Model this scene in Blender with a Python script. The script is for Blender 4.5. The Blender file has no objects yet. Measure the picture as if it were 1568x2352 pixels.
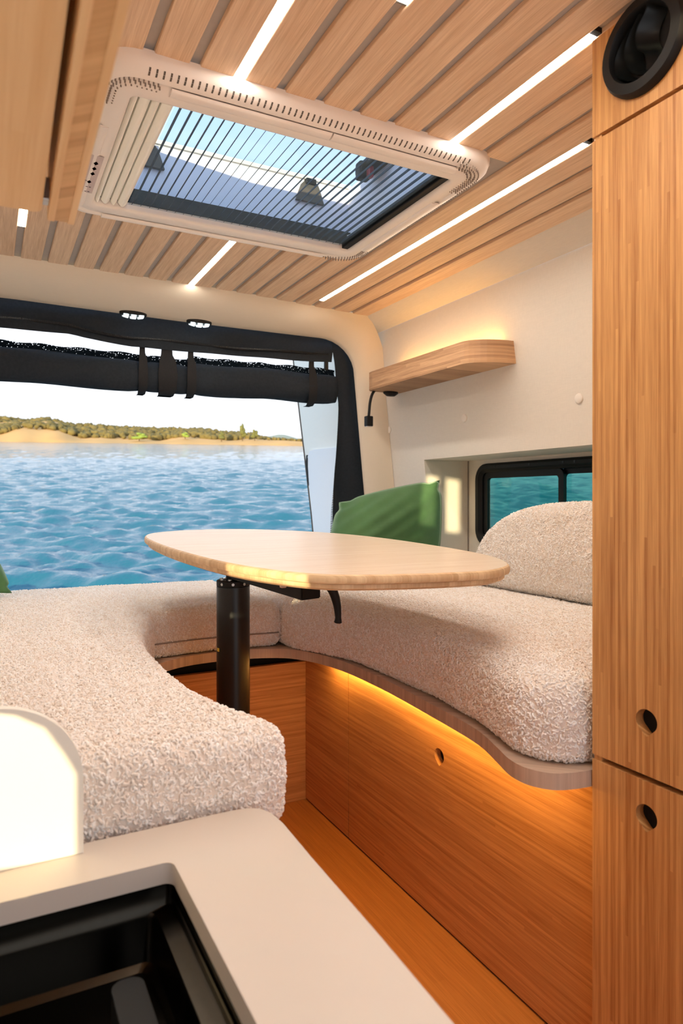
import bpy, bmesh, math, random
import numpy as np
from mathutils import Vector, Matrix, geometry

random.seed(4)
S = bpy.context.scene
COL = S.collection
PI = math.pi
R = math.radians

# ------------------------------------------------------------------ camera, sky, sun, exposure
YAW = R(27.5)
cam_d = bpy.data.cameras.new('camera')
cam = bpy.data.objects.new('camera', cam_d)
COL.objects.link(cam)
cam.location = (0, 0, 0)
cam.rotation_euler = (R(90), 0, -YAW)
cam_d.sensor_fit = 'VERTICAL'
cam_d.sensor_height = 36.0
cam_d.lens = 24.0
cam_d.shift_y = -29 / 2352
cam_d.clip_start = 0.02
cam_d.clip_end = 3000
cam_d.dof.use_dof = True
cam_d.dof.focus_distance = 1.9
cam_d.dof.aperture_fstop = 5.6
S.camera = cam
S.cycles.diffuse_bounces = 6
S.cycles.max_bounces = 10
S.cycles.transparent_max_bounces = 24

W = bpy.data.worlds.new('sky')
S.world = W
W.use_nodes = True
nt = W.node_tree
for n in list(nt.nodes): nt.nodes.remove(n)
w_out = nt.nodes.new('ShaderNodeOutputWorld')
w_bg = nt.nodes.new('ShaderNodeBackground')
w_tc = nt.nodes.new('ShaderNodeTexCoord')
w_sep = nt.nodes.new('ShaderNodeSeparateXYZ')
w_rmp = nt.nodes.new('ShaderNodeValToRGB')
nt.links.new(w_tc.outputs['Generated'], w_sep.inputs[0])
nt.links.new(w_sep.outputs['Z'], w_rmp.inputs[0])
nt.links.new(w_rmp.outputs[0], w_bg.inputs['Color'])
nt.links.new(w_bg.outputs[0], w_out.inputs[0])
cr = w_rmp.color_ramp
cr.elements[0].position = 0.0
cr.elements[0].color = (.70, .72, .76, 1)
cr.elements[1].position = 1.0
cr.elements[1].color = (.42, .60, .86, 1)
for p_, c_ in ((.12, (.70, .73, .78)), (.30, (.66, .73, .83)), (.6, (.52, .67, .86))):
    e_ = cr.elements.new(p_); e_.color = (*c_, 1)
w_bg.inputs['Strength'].default_value = .90

SUN_AZ, SUN_EL = R(51), R(3.6)          # travels towards +X +Y, nearly level
sun_d = bpy.data.lights.new('sun', 'SUN')
sun = bpy.data.objects.new('sun', sun_d)
COL.objects.link(sun)
sun_dir = Vector((math.cos(SUN_AZ) * math.cos(SUN_EL), math.sin(SUN_AZ) * math.cos(SUN_EL), -math.sin(SUN_EL)))
sun.rotation_euler = sun_dir.to_track_quat('-Z', 'Y').to_euler()
sun.location = (-4, -3, 3)
sun_d.energy = 3.2
sun_d.angle = R(.5)
sun_d.color = (1.0, .82, .48)

vs = S.view_settings
S.display_settings.display_device = 'sRGB'
vs.view_transform = 'Standard'
vs.look = 'None'
vs.exposure = 1.0
vs.gamma = 1.0
vs.use_curve_mapping = False

LED = (1.0, .92, .82)
LED_E = 30.0
GLOW = (1.0, .56, .14)
GLOW_E = 26.0

# ------------------------------------------------------------------ materials
MATS = {}
def new_mat(name):
    m = bpy.data.materials.new(name); m.use_nodes = True
    n = m.node_tree
    for x in list(n.nodes): n.nodes.remove(x)
    o = n.nodes.new('ShaderNodeOutputMaterial')
    return m, n, o
def lin(c):
    return tuple(((v / 255) / 12.92 if v / 255 <= .04045 else ((v / 255 + .055) / 1.055) ** 2.4) for v in c)
def mth(n, op, a, b=None):
    x = n.nodes.new('ShaderNodeMath'); x.operation = op
    for i, v in enumerate((a, b)):
        if v is None: continue
        if isinstance(v, (int, float)): x.inputs[i].default_value = v
        else: n.links.new(v, x.inputs[i])
    return x.outputs[0]
def mixc(n, f, a, b, mode='MIX'):
    x = n.nodes.new('ShaderNodeMix'); x.data_type = 'RGBA'; x.blend_type = mode
    if isinstance(f, (int, float)): x.inputs[0].default_value = f
    else: n.links.new(f, x.inputs[0])
    for i, v in ((6, a), (7, b)):
        if isinstance(v, tuple): x.inputs[i].default_value = (*v[:3], 1)
        else: n.links.new(v, x.inputs[i])
    return x.outputs[2]
def noise(n, vec, scale, detail=3, rough=.5):
    x = n.nodes.new('ShaderNodeTexNoise'); x.inputs['Scale'].default_value = scale
    x.inputs['Detail'].default_value = detail; x.inputs['Roughness'].default_value = rough
    if vec is not None: n.links.new(vec, x.inputs['Vector'])
    return x.outputs[0]
def plain(name, col, rough=.5, metal=0., nscale=0, namt=.08, bump=0., spec=.5, bscale=None):
    m, n, o = new_mat(name)
    b = n.nodes.new('ShaderNodeBsdfPrincipled')
    b.inputs['Roughness'].default_value = rough; b.inputs['Metallic'].default_value = metal
    b.inputs['Specular IOR Level'].default_value = spec
    c = lin(col)
    if nscale:
        tc = n.nodes.new('ShaderNodeTexCoord')
        f = noise(n, tc.outputs['Object'], nscale)
        n.links.new(mixc(n, f, tuple(v * (1 - namt) for v in c), tuple(min(1, v * (1 + namt)) for v in c)), b.inputs['Base Color'])
        if bump:
            bp = n.nodes.new('ShaderNodeBump'); bp.inputs['Strength'].default_value = bump; bp.inputs['Distance'].default_value = .001
            n.links.new(noise(n, tc.outputs['Object'], bscale or nscale), bp.inputs['Height'])
            n.links.new(bp.outputs[0], b.inputs['Normal'])
    else:
        b.inputs['Base Color'].default_value = (*c, 1)
    n.links.new(b.outputs[0], o.inputs[0])
    return m
def bamboo(name, light, dark, grain='Z', across='XY', strip=.006, amt=1., rough=.42, fiber=1.0, big=0.0, seg=1.1, bigcol=None):
    """strips of bamboo or oak: a tone for each strip, fine fibres along the grain, short dark node marks"""
    m, n, o = new_mat(name)
    b = n.nodes.new('ShaderNodeBsdfPrincipled'); b.inputs['Roughness'].default_value = rough
    b.inputs['Specular IOR Level'].default_value = .35
    tc = n.nodes.new('ShaderNodeTexCoord'); sp = n.nodes.new('ShaderNodeSeparateXYZ')
    n.links.new(tc.outputs['Object'], sp.inputs[0])
    u = mth(n, 'ADD', sp.outputs[across[0]], sp.outputs[across[1]]) if len(across) > 1 else sp.outputs[across[0]]
    v = sp.outputs[grain]
    cw = n.nodes.new('ShaderNodeCombineXYZ')
    n.links.new(mth(n, 'MULTIPLY', u, 9.), cw.inputs[0]); n.links.new(mth(n, 'MULTIPLY', v, 1.6), cw.inputs[1])
    wob = noise(n, cw.outputs[0], 1.0, 2)
    u2 = mth(n, 'ADD', u, mth(n, 'MULTIPLY', wob, strip * .6))
    sid = mth(n, 'FLOOR', mth(n, 'DIVIDE', u2, strip))
    wn = n.nodes.new('ShaderNodeTexWhiteNoise'); wn.noise_dimensions = '1D'; n.links.new(sid, wn.inputs['W'])
    sg = mth(n, 'FLOOR', mth(n, 'ADD', mth(n, 'MULTIPLY', v, seg), mth(n, 'MULTIPLY', wn.outputs[0], 9.)))
    cv = n.nodes.new('ShaderNodeCombineXYZ'); n.links.new(sid, cv.inputs[0]); n.links.new(sg, cv.inputs[1])
    wn2 = n.nodes.new('ShaderNodeTexWhiteNoise'); wn2.noise_dimensions = '2D'; n.links.new(cv.outputs[0], wn2.inputs['Vector'])
    cf = n.nodes.new('ShaderNodeCombineXYZ')
    n.links.new(mth(n, 'MULTIPLY', u, 420.), cf.inputs[0]); n.links.new(mth(n, 'MULTIPLY', v, 9.), cf.inputs[1])
    fb = noise(n, cf.outputs[0], 1.0, 3, .6)
    cg = n.nodes.new('ShaderNodeCombineXYZ')
    n.links.new(mth(n, 'MULTIPLY', u, 90.), cg.inputs[0]); n.links.new(mth(n, 'MULTIPLY', v, 2.6), cg.inputs[1])
    lb = noise(n, cg.outputs[0], 1.0, 4, .65)
    t = mth(n, 'ADD', mth(n, 'MULTIPLY', wn2.outputs[0], .42 * amt), mth(n, 'MULTIPLY', mth(n, 'SUBTRACT', fb, .5), 1.3 * fiber))
    t = mth(n, 'ADD', t, mth(n, 'MULTIPLY', mth(n, 'SUBTRACT', lb, .5), 1.5))
    t = mth(n, 'ADD', t, .55 - .21 * amt)
    cl = n.nodes.new('ShaderNodeClamp'); n.links.new(t, cl.inputs[0])
    c = mixc(n, cl.outputs[0], lin(dark), lin(light))
    if big:
        bg = noise(n, cw.outputs[0], .35, 2)
        c = mixc(n, mth(n, 'MULTIPLY', bg, big), c, lin(bigcol or dark))
    n.links.new(c, b.inputs['Base Color'])
    bp = n.nodes.new('ShaderNodeBump'); bp.inputs['Strength'].default_value = .15; bp.inputs['Distance'].default_value = .0006
    n.links.new(fb, bp.inputs['Height']); n.links.new(bp.outputs[0], b.inputs['Normal'])
    n.links.new(b.outputs[0], o.inputs[0])
    return m
def emit(name, col, s):
    m, n, o = new_mat(name)
    e = n.nodes.new('ShaderNodeEmission'); e.inputs[0].default_value = (*col, 1); e.inputs[1].default_value = s
    n.links.new(e.outputs[0], o.inputs[0]); return m
def glassy(name, tint, gloss=.08, body=None, bodyf=0., rough=.02):
    m, n, o = new_mat(name)
    t = n.nodes.new('ShaderNodeBsdfTransparent'); t.inputs[0].default_value = (*tint, 1)
    g = n.nodes.new('ShaderNodeBsdfGlossy'); g.inputs['Roughness'].default_value = rough
    mx = n.nodes.new('ShaderNodeMixShader'); mx.inputs[0].default_value = gloss
    n.links.new(t.outputs[0], mx.inputs[1]); n.links.new(g.outputs[0], mx.inputs[2])
    last = mx.outputs[0]
    if body:
        d = n.nodes.new('ShaderNodeBsdfDiffuse'); d.inputs[0].default_value = (*body, 1)
        m2 = n.nodes.new('ShaderNodeMixShader'); m2.inputs[0].default_value = bodyf
        n.links.new(last, m2.inputs[1]); n.links.new(d.outputs[0], m2.inputs[2]); last = m2.outputs[0]
    n.links.new(last, o.inputs[0]); return m
def netting(name, col, cell=.004, hole=.5):
    """open knitted net: round holes cut through a dark fabric"""
    m, n, o = new_mat(name)
    tc = n.nodes.new('ShaderNodeTexCoord')
    v = n.nodes.new('ShaderNodeTexVoronoi'); v.inputs['Scale'].default_value = 1 / cell
    n.links.new(tc.outputs['Object'], v.inputs['Vector'])
    f = mth(n, 'GREATER_THAN', v.outputs['Distance'], hole)
    t = n.nodes.new('ShaderNodeBsdfTransparent'); d = n.nodes.new('ShaderNodeBsdfDiffuse'); d.inputs[0].default_value = (*lin(col), 1)
    mx = n.nodes.new('ShaderNodeMixShader'); n.links.new(f, mx.inputs[0])
    n.links.new(t.outputs[0], mx.inputs[1]); n.links.new(d.outputs[0], mx.inputs[2]); n.links.new(mx.outputs[0], o.inputs[0])
    return m
def woven(name, col, rough=.85, amt=.05):
    m, n, o = new_mat(name)
    b = n.nodes.new('ShaderNodeBsdfPrincipled'); b.inputs['Roughness'].default_value = rough; b.inputs['Specular IOR Level'].default_value = .2
    tc = n.nodes.new('ShaderNodeTexCoord')
    def st(sx, sy, sz):
        mp = n.nodes.new('ShaderNodeMapping'); mp.inputs['Scale'].default_value = (sx, sy, sz)
        n.links.new(tc.outputs['Object'], mp.inputs[0]); return noise(n, mp.outputs[0], 1, 2)
    a = st(30, 30, 400); c2 = st(400, 400, 30)
    f = mth(n, 'MULTIPLY', mth(n, 'ADD', a, c2), .5)
    c = lin(col)
    n.links.new(mixc(n, f, tuple(v * (1 - amt * 2) for v in c), tuple(min(1, v * (1 + amt * 2)) for v in c)), b.inputs['Base Color'])
    bp = n.nodes.new('ShaderNodeBump'); bp.inputs['Strength'].default_value = .25; bp.inputs['Distance'].default_value = .0008
    n.links.new(f, bp.inputs['Height']); n.links.new(bp.outputs[0], b.inputs['Normal'])
    n.links.new(b.outputs[0], o.inputs[0]); return m

M = dict(
    slat=bamboo('slat_wood', (242, 212, 180), (206, 168, 132), 'Y', 'XZ', .05, .4, .5, 1.2),
    closet=bamboo('cupboard_bamboo', (216, 164, 104), (166, 110, 60), 'Z', 'XY', .0055, 1.5, .42, .9),
    drawer=bamboo('drawer_bamboo', (224, 168, 108), (176, 118, 66), 'Y', 'XZ', .006, 1.0, .45, .9),
    riser=bamboo('riser_bamboo', (218, 158, 98), (172, 112, 60), 'X', 'YZ', .006, 1.0, .45, .9),
    overhead=bamboo('overhead_bamboo', (250, 216, 164), (234, 190, 132), 'Y', 'XZ', .012, .8, .5, .5),
    endgrain=bamboo('overhead_door_edge', (240, 198, 140), (196, 148, 94), 'Z', 'YX', .016, 1.2, .5, .35),
    table=bamboo('table_bamboo', (243, 224, 202), (222, 194, 164), 'X', 'YZ', .007, .9, .30, 1.1),
    tedge=bamboo('table_edge_ply', (234, 206, 164), (196, 156, 112), 'Z', 'XY', .012, 1.0, .5, .8),
    shelf=bamboo('shelf_ply', (212, 170, 130), (150, 110, 78), 'Y', 'Z', .011, 1.5, .5, 1.2),
    benchtop=bamboo('bench_top_ply', (208, 184, 162), (170, 146, 128), 'Z', 'XY', .02, 1.0, .4, .6),
    floor=bamboo('floor_oak', (206, 140, 74), (156, 96, 46), 'Y', 'XZ', .03, .6, .38, 1.0, .55, .6, (206, 140, 66)),
    floorx=bamboo('floor_oak_cross', (196, 128, 62), (146, 88, 38), 'X', 'YZ', .03, .6, .38, 1.0),
    lining=woven('wall_lining', (226, 218, 206)),
    header=woven('rear_lining', (226, 212, 192), .8, .02),
    back=plain('ceiling_backing', (182, 173, 164), .9, nscale=60),
    plastic=plain('skylight_plastic', (244, 236, 228), .5, nscale=15, namt=.02),
    cream=plain('blind_cream', (255, 253, 244), .6, nscale=25, namt=.03),
    well=plain('hatch_white', (238, 234, 244), .5, nscale=8, namt=.03),
    black=plain('black_plastic', (16, 16, 16), .55, nscale=40, namt=.15, spec=.3),
    satin=plain('black_satin_metal', (26, 28, 28), .32, .3, nscale=20, namt=.1),
    hole=plain('dark_void', (7, 6, 6), .9, nscale=20),  # near-black: darkness of closed insides put into the colour
    fabric=plain('black_net_fabric', (34, 40, 47), .8, nscale=90, namt=.35, bump=.4, spec=.25),
    strap=plain('dark_strap', (34, 34, 36), .75, nscale=200, namt=.3, bump=.3, spec=.25),
    perf=plain('perforation_grey', (150, 136, 126), .9, nscale=80),
    gap=plain('grey_seam', (96, 88, 80), .9, nscale=80),
    net=netting('net_edge', (20, 28, 36), .006, .30),
    base_f=plain('boucle_ground', (236, 224, 212), .95, nscale=160, namt=.14, bump=.6, spec=.1),
    seam=plain('seam_grey', (150, 138, 128), .9, nscale=80),
    counter=plain('cream_counter', (214, 204, 192), .38, nscale=6, namt=.02),
    panelw=plain('white_panel', (246, 242, 230), .55, nscale=10, namt=.01),
    sink=plain('black_sink', (54, 49, 42), .24, 1.0, nscale=120, namt=.1),
    velvet=plain('green_velvet', (72, 110, 66), .7, nscale=7, namt=.5, bump=.35, bscale=22, spec=.3),
    steel=plain('steel', (190, 190, 188), .3, .9, nscale=30),
    clip=plain('beige_clip', (216, 196, 178), .5, nscale=30),
    yellow=plain('yellow_sticker', (228, 196, 40), .5, nscale=30),
    white=plain('white_cap', (234, 226, 214), .5, nscale=30, namt=.02),
    red=plain('red_button', (150, 40, 50), .4, nscale=30),
    paper=plain('sticker_paper', (208, 192, 188), .6, nscale=60, namt=.02),
    ink=plain('sticker_ink', (96, 86, 90), .6, nscale=60),
    inkr=plain('sticker_ink_red', (150, 104, 100), .6, nscale=60),
    doorlin=woven('door_lining', (250, 250, 242), .8, .02),
    doorpan=woven('door_panel_blue_white', (246, 250, 255), .8, .015),
    led=emit('led_warm', LED, LED_E),
    shelfglow=emit('led_shelf', GLOW, GLOW_E * .5),
    glow=emit('led_amber', GLOW, GLOW_E),
    spot=emit('spot_white', (.80, .95, 1.0), .9),
    dome=glassy('dome_glass', (.80, .92, 1.0), .06),
    pane=glassy('tinted_pane', (.34, .66, .60), .035),
    screen=glassy('fly_screen', (.95, .98, 1.0), .0, (.36, .50, .64), .09),
    pleat=plain('screen_pleat', (14, 30, 44), .8, nscale=60),
    sand=plain('shore_sand', (208, 162, 102), .95, nscale=.05, namt=.2),
    trunk=plain('bark', (96, 78, 58), .9, nscale=2),
    leaf=plain('hill_leaf', (118, 104, 58), .95, nscale=.3, namt=.6),
    leafg=plain('bright_leaf', (142, 160, 70), .95, nscale=.3, namt=.3),
    leafd=plain('dark_leaf', (112, 112, 62), .95, nscale=.3, namt=.3),
    hillf=plain('far_hill_haze', (158, 160, 140), .95, nscale=.03, namt=.2),  # haze of distance mixed into the hill colour
)
vb = M['velvet'].node_tree.nodes['Principled BSDF']; vb.inputs['Sheen Weight'].default_value = .6; vb.inputs['Sheen Roughness'].default_value = .4; vb.inputs['Sheen Tint'].default_value = (.7, 1, .75, 1)
# boucle curls: a tone of its own for every curl
m, n, o = new_mat('boucle_curl')
b = n.nodes.new('ShaderNodeBsdfPrincipled'); b.inputs['Roughness'].default_value = .75; b.inputs['Specular IOR Level'].default_value = .2
b.inputs['Sheen Weight'].default_value = .25
oi = n.nodes.new('ShaderNodeObjectInfo')
n.links.new(mixc(n, oi.outputs['Random'], lin((240, 228, 216)), lin((255, 253, 250))), b.inputs['Base Color'])
n.links.new(b.outputs[0], o.inputs[0]); M['curl'] = m
# water
m, n, o = new_mat('lake_water')
b = n.nodes.new('ShaderNodeBsdfPrincipled'); b.inputs['Roughness'].default_value = .06
b.inputs['IOR'].default_value = 1.33
b.inputs['Base Color'].default_value = (.02, .135, .20, 1)
tc = n.nodes.new('ShaderNodeTexCoord')
bp = n.nodes.new('ShaderNodeBump'); bp.inputs['Strength'].default_value = .7; bp.inputs['Distance'].default_value = .06
n.links.new(noise(n, tc.outputs['Object'], 4.0, 5, .65), bp.inputs['Height']); n.links.new(bp.outputs[0], b.inputs['Normal'])
n.links.new(b.outputs[0], o.inputs[0]); M['water'] = m

# ------------------------------------------------------------------ object helpers
ORG = {}
def props(o, label=None, cat=None, group=None, kind=None):
    if label: o['label'] = label
    if cat: o['category'] = cat
    if group: o['group'] = group
    if kind: o['kind'] = kind
    return o
def thing(name, loc, label, cat, group=None):
    o = bpy.data.objects.new(name, None); COL.objects.link(o)
    o.location = loc; o.empty_display_size = .05
    ORG[o] = Vector(loc)
    return props(o, label, cat, group)
def obj(name, bm, mat, parent=None, smooth=False, auto=None, loc=None):
    """links a bmesh (in world coordinates) as one mesh object"""
    me = bpy.data.meshes.new(name)
    bmesh.ops.recalc_face_normals(bm, faces=bm.faces)
    if parent is not None: org = ORG[parent]
    elif loc is not None: org = Vector(loc)
    else:
        vs_ = [v.co for v in bm.verts]
        mn = Vector([min(v[i] for v in vs_) for i in range(3)]); mx = Vector([max(v[i] for v in vs_) for i in range(3)])
        org = Vector(((mn.x + mx.x) / 2, (mn.y + mx.y) / 2, mn.z))
    for v in bm.verts: v.co -= org
    if smooth or auto:
        for f in bm.faces: f.smooth = True
    if auto:
        for e in bm.edges:
            if len(e.link_faces) == 2 and e.calc_face_angle(0) > R(auto): e.smooth = False
    bm.to_mesh(me); bm.free()
    if isinstance(mat, (list, tuple)):
        for mm in mat: me.materials.append(M[mm])
    else: me.materials.append(M[mat])
    o = bpy.data.objects.new(name, me); COL.objects.link(o)
    if parent is not None:
        o.parent = parent
    else: o.location = org
    ORG[o] = org
    return o
def struct(name, bm, mat, parent=None, **k):
    o = obj(name, bm, mat, parent, **k)
    if parent is None: o['kind'] = 'structure'
    return o
def NB(): return bmesh.new()
def box(bm, a, b, bev=0., seg=2):
    r = bmesh.ops.create_cube(bm, size=1)
    c = [(a[i] + b[i]) / 2 for i in range(3)]; s = [abs(b[i] - a[i]) for i in range(3)]
    for v in r['verts']: v.co = Vector([v.co[i] * s[i] + c[i] for i in range(3)])
    if bev:
        es = list({e for v in r['verts'] for e in v.link_edges})
        bmesh.ops.bevel(bm, geom=es, offset=min(bev, min(s) * .49), segments=seg, affect='EDGES', profile=.5)
    return bm
def BX(a, b, bev=0., seg=2): return box(NB(), a, b, bev, seg)
def tube(bm, pts, rad, sides=10, cap=True):
    pts = [Vector(p) for p in pts]
    rads = rad if isinstance(rad, (list, tuple)) else [rad] * len(pts)
    rings = []; up = None
    for i, p in enumerate(pts):
        t = (pts[min(i + 1, len(pts) - 1)] - pts[max(i - 1, 0)]).normalized()
        if up is None:
            up = Vector((0, 0, 1)) if abs(t.z) < .9 else Vector((1, 0, 0))
        a = (up - t * up.dot(t)).normalized(); c = t.cross(a); up = a
        rings.append([bm.verts.new(p + (a * math.cos(2 * PI * k / sides) + c * math.sin(2 * PI * k / sides)) * rads[i]) for k in range(sides)])
    for r0, r1 in zip(rings, rings[1:]):
        for k in range(sides): bm.faces.new((r0[k], r0[(k + 1) % sides], r1[(k + 1) % sides], r1[k]))
    if cap:
        bm.faces.new(rings[0]); bm.faces.new(rings[-1])
    return bm
def loft(bm, rings, closed=True, cap0=False, cap1=False):
    vr = [[bm.verts.new(p) for p in r] for r in rings]
    n_ = len(vr[0])
    for r0, r1 in zip(vr, vr[1:]):
        for k in range(n_ if closed else n_ - 1):
            bm.faces.new((r0[k], r0[(k + 1) % n_], r1[(k + 1) % n_], r1[k]))
    if cap0: bm.faces.new(vr[0])
    if cap1: bm.faces.new(vr[-1])
    return vr
def extrude(bm, outer, holes, to3, d0, d1):
    """a flat polygon with holes, given a thickness between depths d0 and d1; to3(u, v, d) maps to space"""
    loops = [outer] + list(holes)
    tris = geometry.tessellate_polygon([[Vector((u, v, 0)) for u, v in l] for l in loops])
    flat = [p for l in loops for p in l]
    A = [bm.verts.new(to3(u, v, d0)) for u, v in flat]; B = [bm.verts.new(to3(u, v, d1)) for u, v in flat]
    for t in tris:
        try: bm.faces.new([A[i] for i in t]); bm.faces.new([B[i] for i in reversed(t)])
        except ValueError: pass
    k = 0
    for l in loops:
        for i in range(len(l)):
            j = (i + 1) % len(l)
            try: bm.faces.new((A[k + i], A[k + j], B[k + j], B[k + i]))
            except ValueError: pass
        k += len(l)
    return bm
XY = lambda u, v, d: (u, v, d)
YZ = lambda u, v, d: (d, u, v)
XZ = lambda u, v, d: (u, d, v)
def rrect(x0, y0, x1, y1, r, n_=6):
    pts = []
    for cx, cy, a in ((x1 - r, y1 - r, 0), (x0 + r, y1 - r, 90), (x0 + r, y0 + r, 180), (x1 - r, y0 + r, 270)):
        for k in range(n_ + 1):
            t = R(a + 90 * k / n_); pts.append((cx + r * math.cos(t), cy + r * math.sin(t)))
    return pts
def spline(pts, per=6, closed=False):
    out = []; n_ = len(pts)
    g = (lambda i: pts[i % n_]) if closed else (lambda i: pts[max(0, min(n_ - 1, i))])
    for i in range(n_ if closed else n_ - 1):
        p0, p1, p2, p3 = (np.array(g(i + q), float) for q in (-1, 0, 1, 2))
        for k in range(per):
            t = k / per
            out.append(tuple(.5 * (2 * p1 + (p2 - p0) * t + (2 * p0 - 5 * p1 + 4 * p2 - p3) * t * t + (3 * p1 - p0 - 3 * p2 + p3) * t ** 3)))
    if not closed: out.append(tuple(map(float, pts[-1])))
    return out
def resample(pts, step):
    P = [np.array(p, float) for p in pts]; out = [P[0]]
    n_ = len(P)
    for i in range(n_):
        a, b_ = P[i], P[(i + 1) % n_]; L = np.linalg.norm(b_ - a); k = max(1, int(round(L / step)))
        for q in range(1, k + 1): out.append(a + (b_ - a) * q / k)
    return [tuple(p) for p in out[:-1]]
def area2(p): return sum(p[i][0] * p[(i + 1) % len(p)][1] - p[(i + 1) % len(p)][0] * p[i][1] for i in range(len(p))) / 2
def inset(pts, d):
    n_ = len(pts); out = []
    for i in range(n_):
        a, b_, c = (np.array(pts[(i + k) % n_]) for k in (-1, 0, 1))
        t1 = (b_ - a) / (np.linalg.norm(b_ - a) + 1e-9); t2 = (c - b_) / (np.linalg.norm(c - b_) + 1e-9)
        n1 = np.array((-t1[1], t1[0])); n2 = np.array((-t2[1], t2[0]))
        m_ = n1 + n2; m_ /= (np.linalg.norm(m_) + 1e-9)
        out.append(tuple(b_ + m_ * d / max(.6, float(m_ @ n1))))
    return out
def lump(x, y, s=1.):
    return (math.sin(x * 9.1 * s + 1.3) * math.cos(y * 7.7 * s + .4) + .5 * math.sin(x * 21 * s + y * 17 * s) + .4 * math.cos(y * 31 * s - x * 13 * s)) / 1.9
def cushion(outline, z0, z1, r, to3=XY, amp=.004, step=.05, dome=0.):
    """soft slab with rounded rims and a faintly uneven top"""
    if area2(outline) < 0: outline = outline[::-1]
    o_ = resample(outline, .02)
    rings = []
    for k in range(5):
        t = PI / 2 * k / 4; rings.append((r * .6 * (1 - math.sin(t)), z0 + r * .6 * (1 - math.cos(t))))
    rings.append((-.004, (z0 + z1) / 2))
    for k in range(7):
        t = PI / 2 * k / 6; rings.append((r * (1 - math.cos(t)), z1 - r * (1 - math.sin(t))))
    bm = NB()
    loops = [[(*p, z) for p in inset(o_, d)] for d, z in rings]
    vr = loft(bm, [[to3(x, y, z + amp * lump(x, y)) for x, y, z in l] for l in loops])
    try: bm.faces.new(vr[0])
    except ValueError: pass
    top = [(p[0], p[1]) for p in loops[-1]]
    xs = [p[0] for p in top]; ys = [p[1] for p in top]
    pts = [Vector(p) for p in top]; nb = len(pts)
    poly = np.array(top)
    def inside(x, y):
        c = False; j = nb - 1
        for i in range(nb):
            if (poly[i][1] > y) != (poly[j][1] > y) and x < (poly[j][0] - poly[i][0]) * (y - poly[i][1]) / (poly[j][1] - poly[i][1]) + poly[i][0]: c = not c
            j = i
        return c
    y = min(ys) + step / 2
    while y < max(ys):
        x = min(xs) + step / 2
        while x < max(xs):
            if inside(x, y) and np.min(np.hypot(poly[:, 0] - x, poly[:, 1] - y)) > step * .4: pts.append(Vector((x, y)))
            x += step
        y += step
    V, E_, F, *_r = geometry.delaunay_2d_cdt(pts, [(i, (i + 1) % nb) for i in range(nb)], [list(range(nb))], 1, 1e-5)
    def zz(x, y):
        d = np.min(np.hypot(poly[:, 0] - x, poly[:, 1] - y))
        return z1 + amp * lump(x, y) + dome * (1 - math.exp(-d / .08))
    nv = [bm.verts.new(to3(v.x, v.y, zz(v.x, v.y))) for v in V]
    for f in F:
        try: bm.faces.new([nv[i] for i in f])
        except ValueError: pass
    bmesh.ops.remove_doubles(bm, verts=bm.verts, dist=1e-4)
    return bm
PILE = {}
def pile_group(dens, rad, tr, key):
    g = bpy.data.node_groups.new('boucle_pile', 'GeometryNodeTree')
    g.interface.new_socket('Geometry', in_out='INPUT', socket_type='NodeSocketGeometry')
    g.interface.new_socket('Geometry', in_out='OUTPUT', socket_type='NodeSocketGeometry')
    gi = g.nodes.new('NodeGroupInput'); go = g.nodes.new('NodeGroupOutput')
    di = g.nodes.new('GeometryNodeDistributePointsOnFaces'); di.inputs['Density'].default_value = dens
    ip = g.nodes.new('GeometryNodeInstanceOnPoints')
    arc = g.nodes.new('GeometryNodeCurveArc'); arc.inputs['Resolution'].default_value = 7
    arc.inputs['Radius'].default_value = rad; arc.inputs['Sweep Angle'].default_value = R(235)
    ci = g.nodes.new('GeometryNodeCurvePrimitiveCircle'); ci.inputs['Resolution'].default_value = 5; ci.inputs['Radius'].default_value = tr
    cm = g.nodes.new('GeometryNodeCurveToMesh'); cm.inputs['Fill Caps'].default_value = True
    ss = g.nodes.new('GeometryNodeSetShadeSmooth')
    sm = g.nodes.new('GeometryNodeSetMaterial'); sm.inputs['Material'].default_value = M['curl']
    rv = g.nodes.new('FunctionNodeRandomValue'); rv.data_type = 'FLOAT_VECTOR'
    rv.inputs[0].default_value = (0, 0, 0); rv.inputs[1].default_value = (6.28, 6.28, 6.28)
    rs = g.nodes.new('FunctionNodeRandomValue'); rs.data_type = 'FLOAT'
    rs.inputs[2].default_value = .65; rs.inputs[3].default_value = 1.25
    L = g.links.new
    L(gi.outputs[0], di.inputs[0]); L(di.outputs[0], ip.inputs['Points'])
    L(arc.outputs[0], cm.inputs['Curve']); L(ci.outputs[0], cm.inputs['Profile Curve'])
    L(cm.outputs[0], ss.inputs[0]); L(ss.outputs[0], sm.inputs[0]); L(sm.outputs[0], ip.inputs['Instance'])
    L(rv.outputs[0], ip.inputs['Rotation']); L(rs.outputs[1], ip.inputs['Scale'])
    L(ip.outputs[0], go.inputs[0])
    PILE[key] = g
pile_group(46000, .0034, .0017, 'near')
pile_group(36000, .0036, .0017, 'far')
def pile(base, key):
    o = bpy.data.objects.new('boucle_pile', base.data); COL.objects.link(o)
    o.parent = base
    md = o.modifiers.new('pile', 'NODES'); md.node_group = PILE[key]
    o['kind'] = 'stuff'
    return o

# ------------------------------------------------------------------ key dimensions
ZC = .868            # underside of the slats
ZF = -1.09           # floor
XR = 1.0             # front plane of the tall cupboard
XCAB = 1.03          # front plane of the bench drawers
ZB = -.505           # top of the bench board
ZW = -.45            # worktop
ZT = -.352           # mattress ground under the curls
YO = 2.95            # rear door opening

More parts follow.
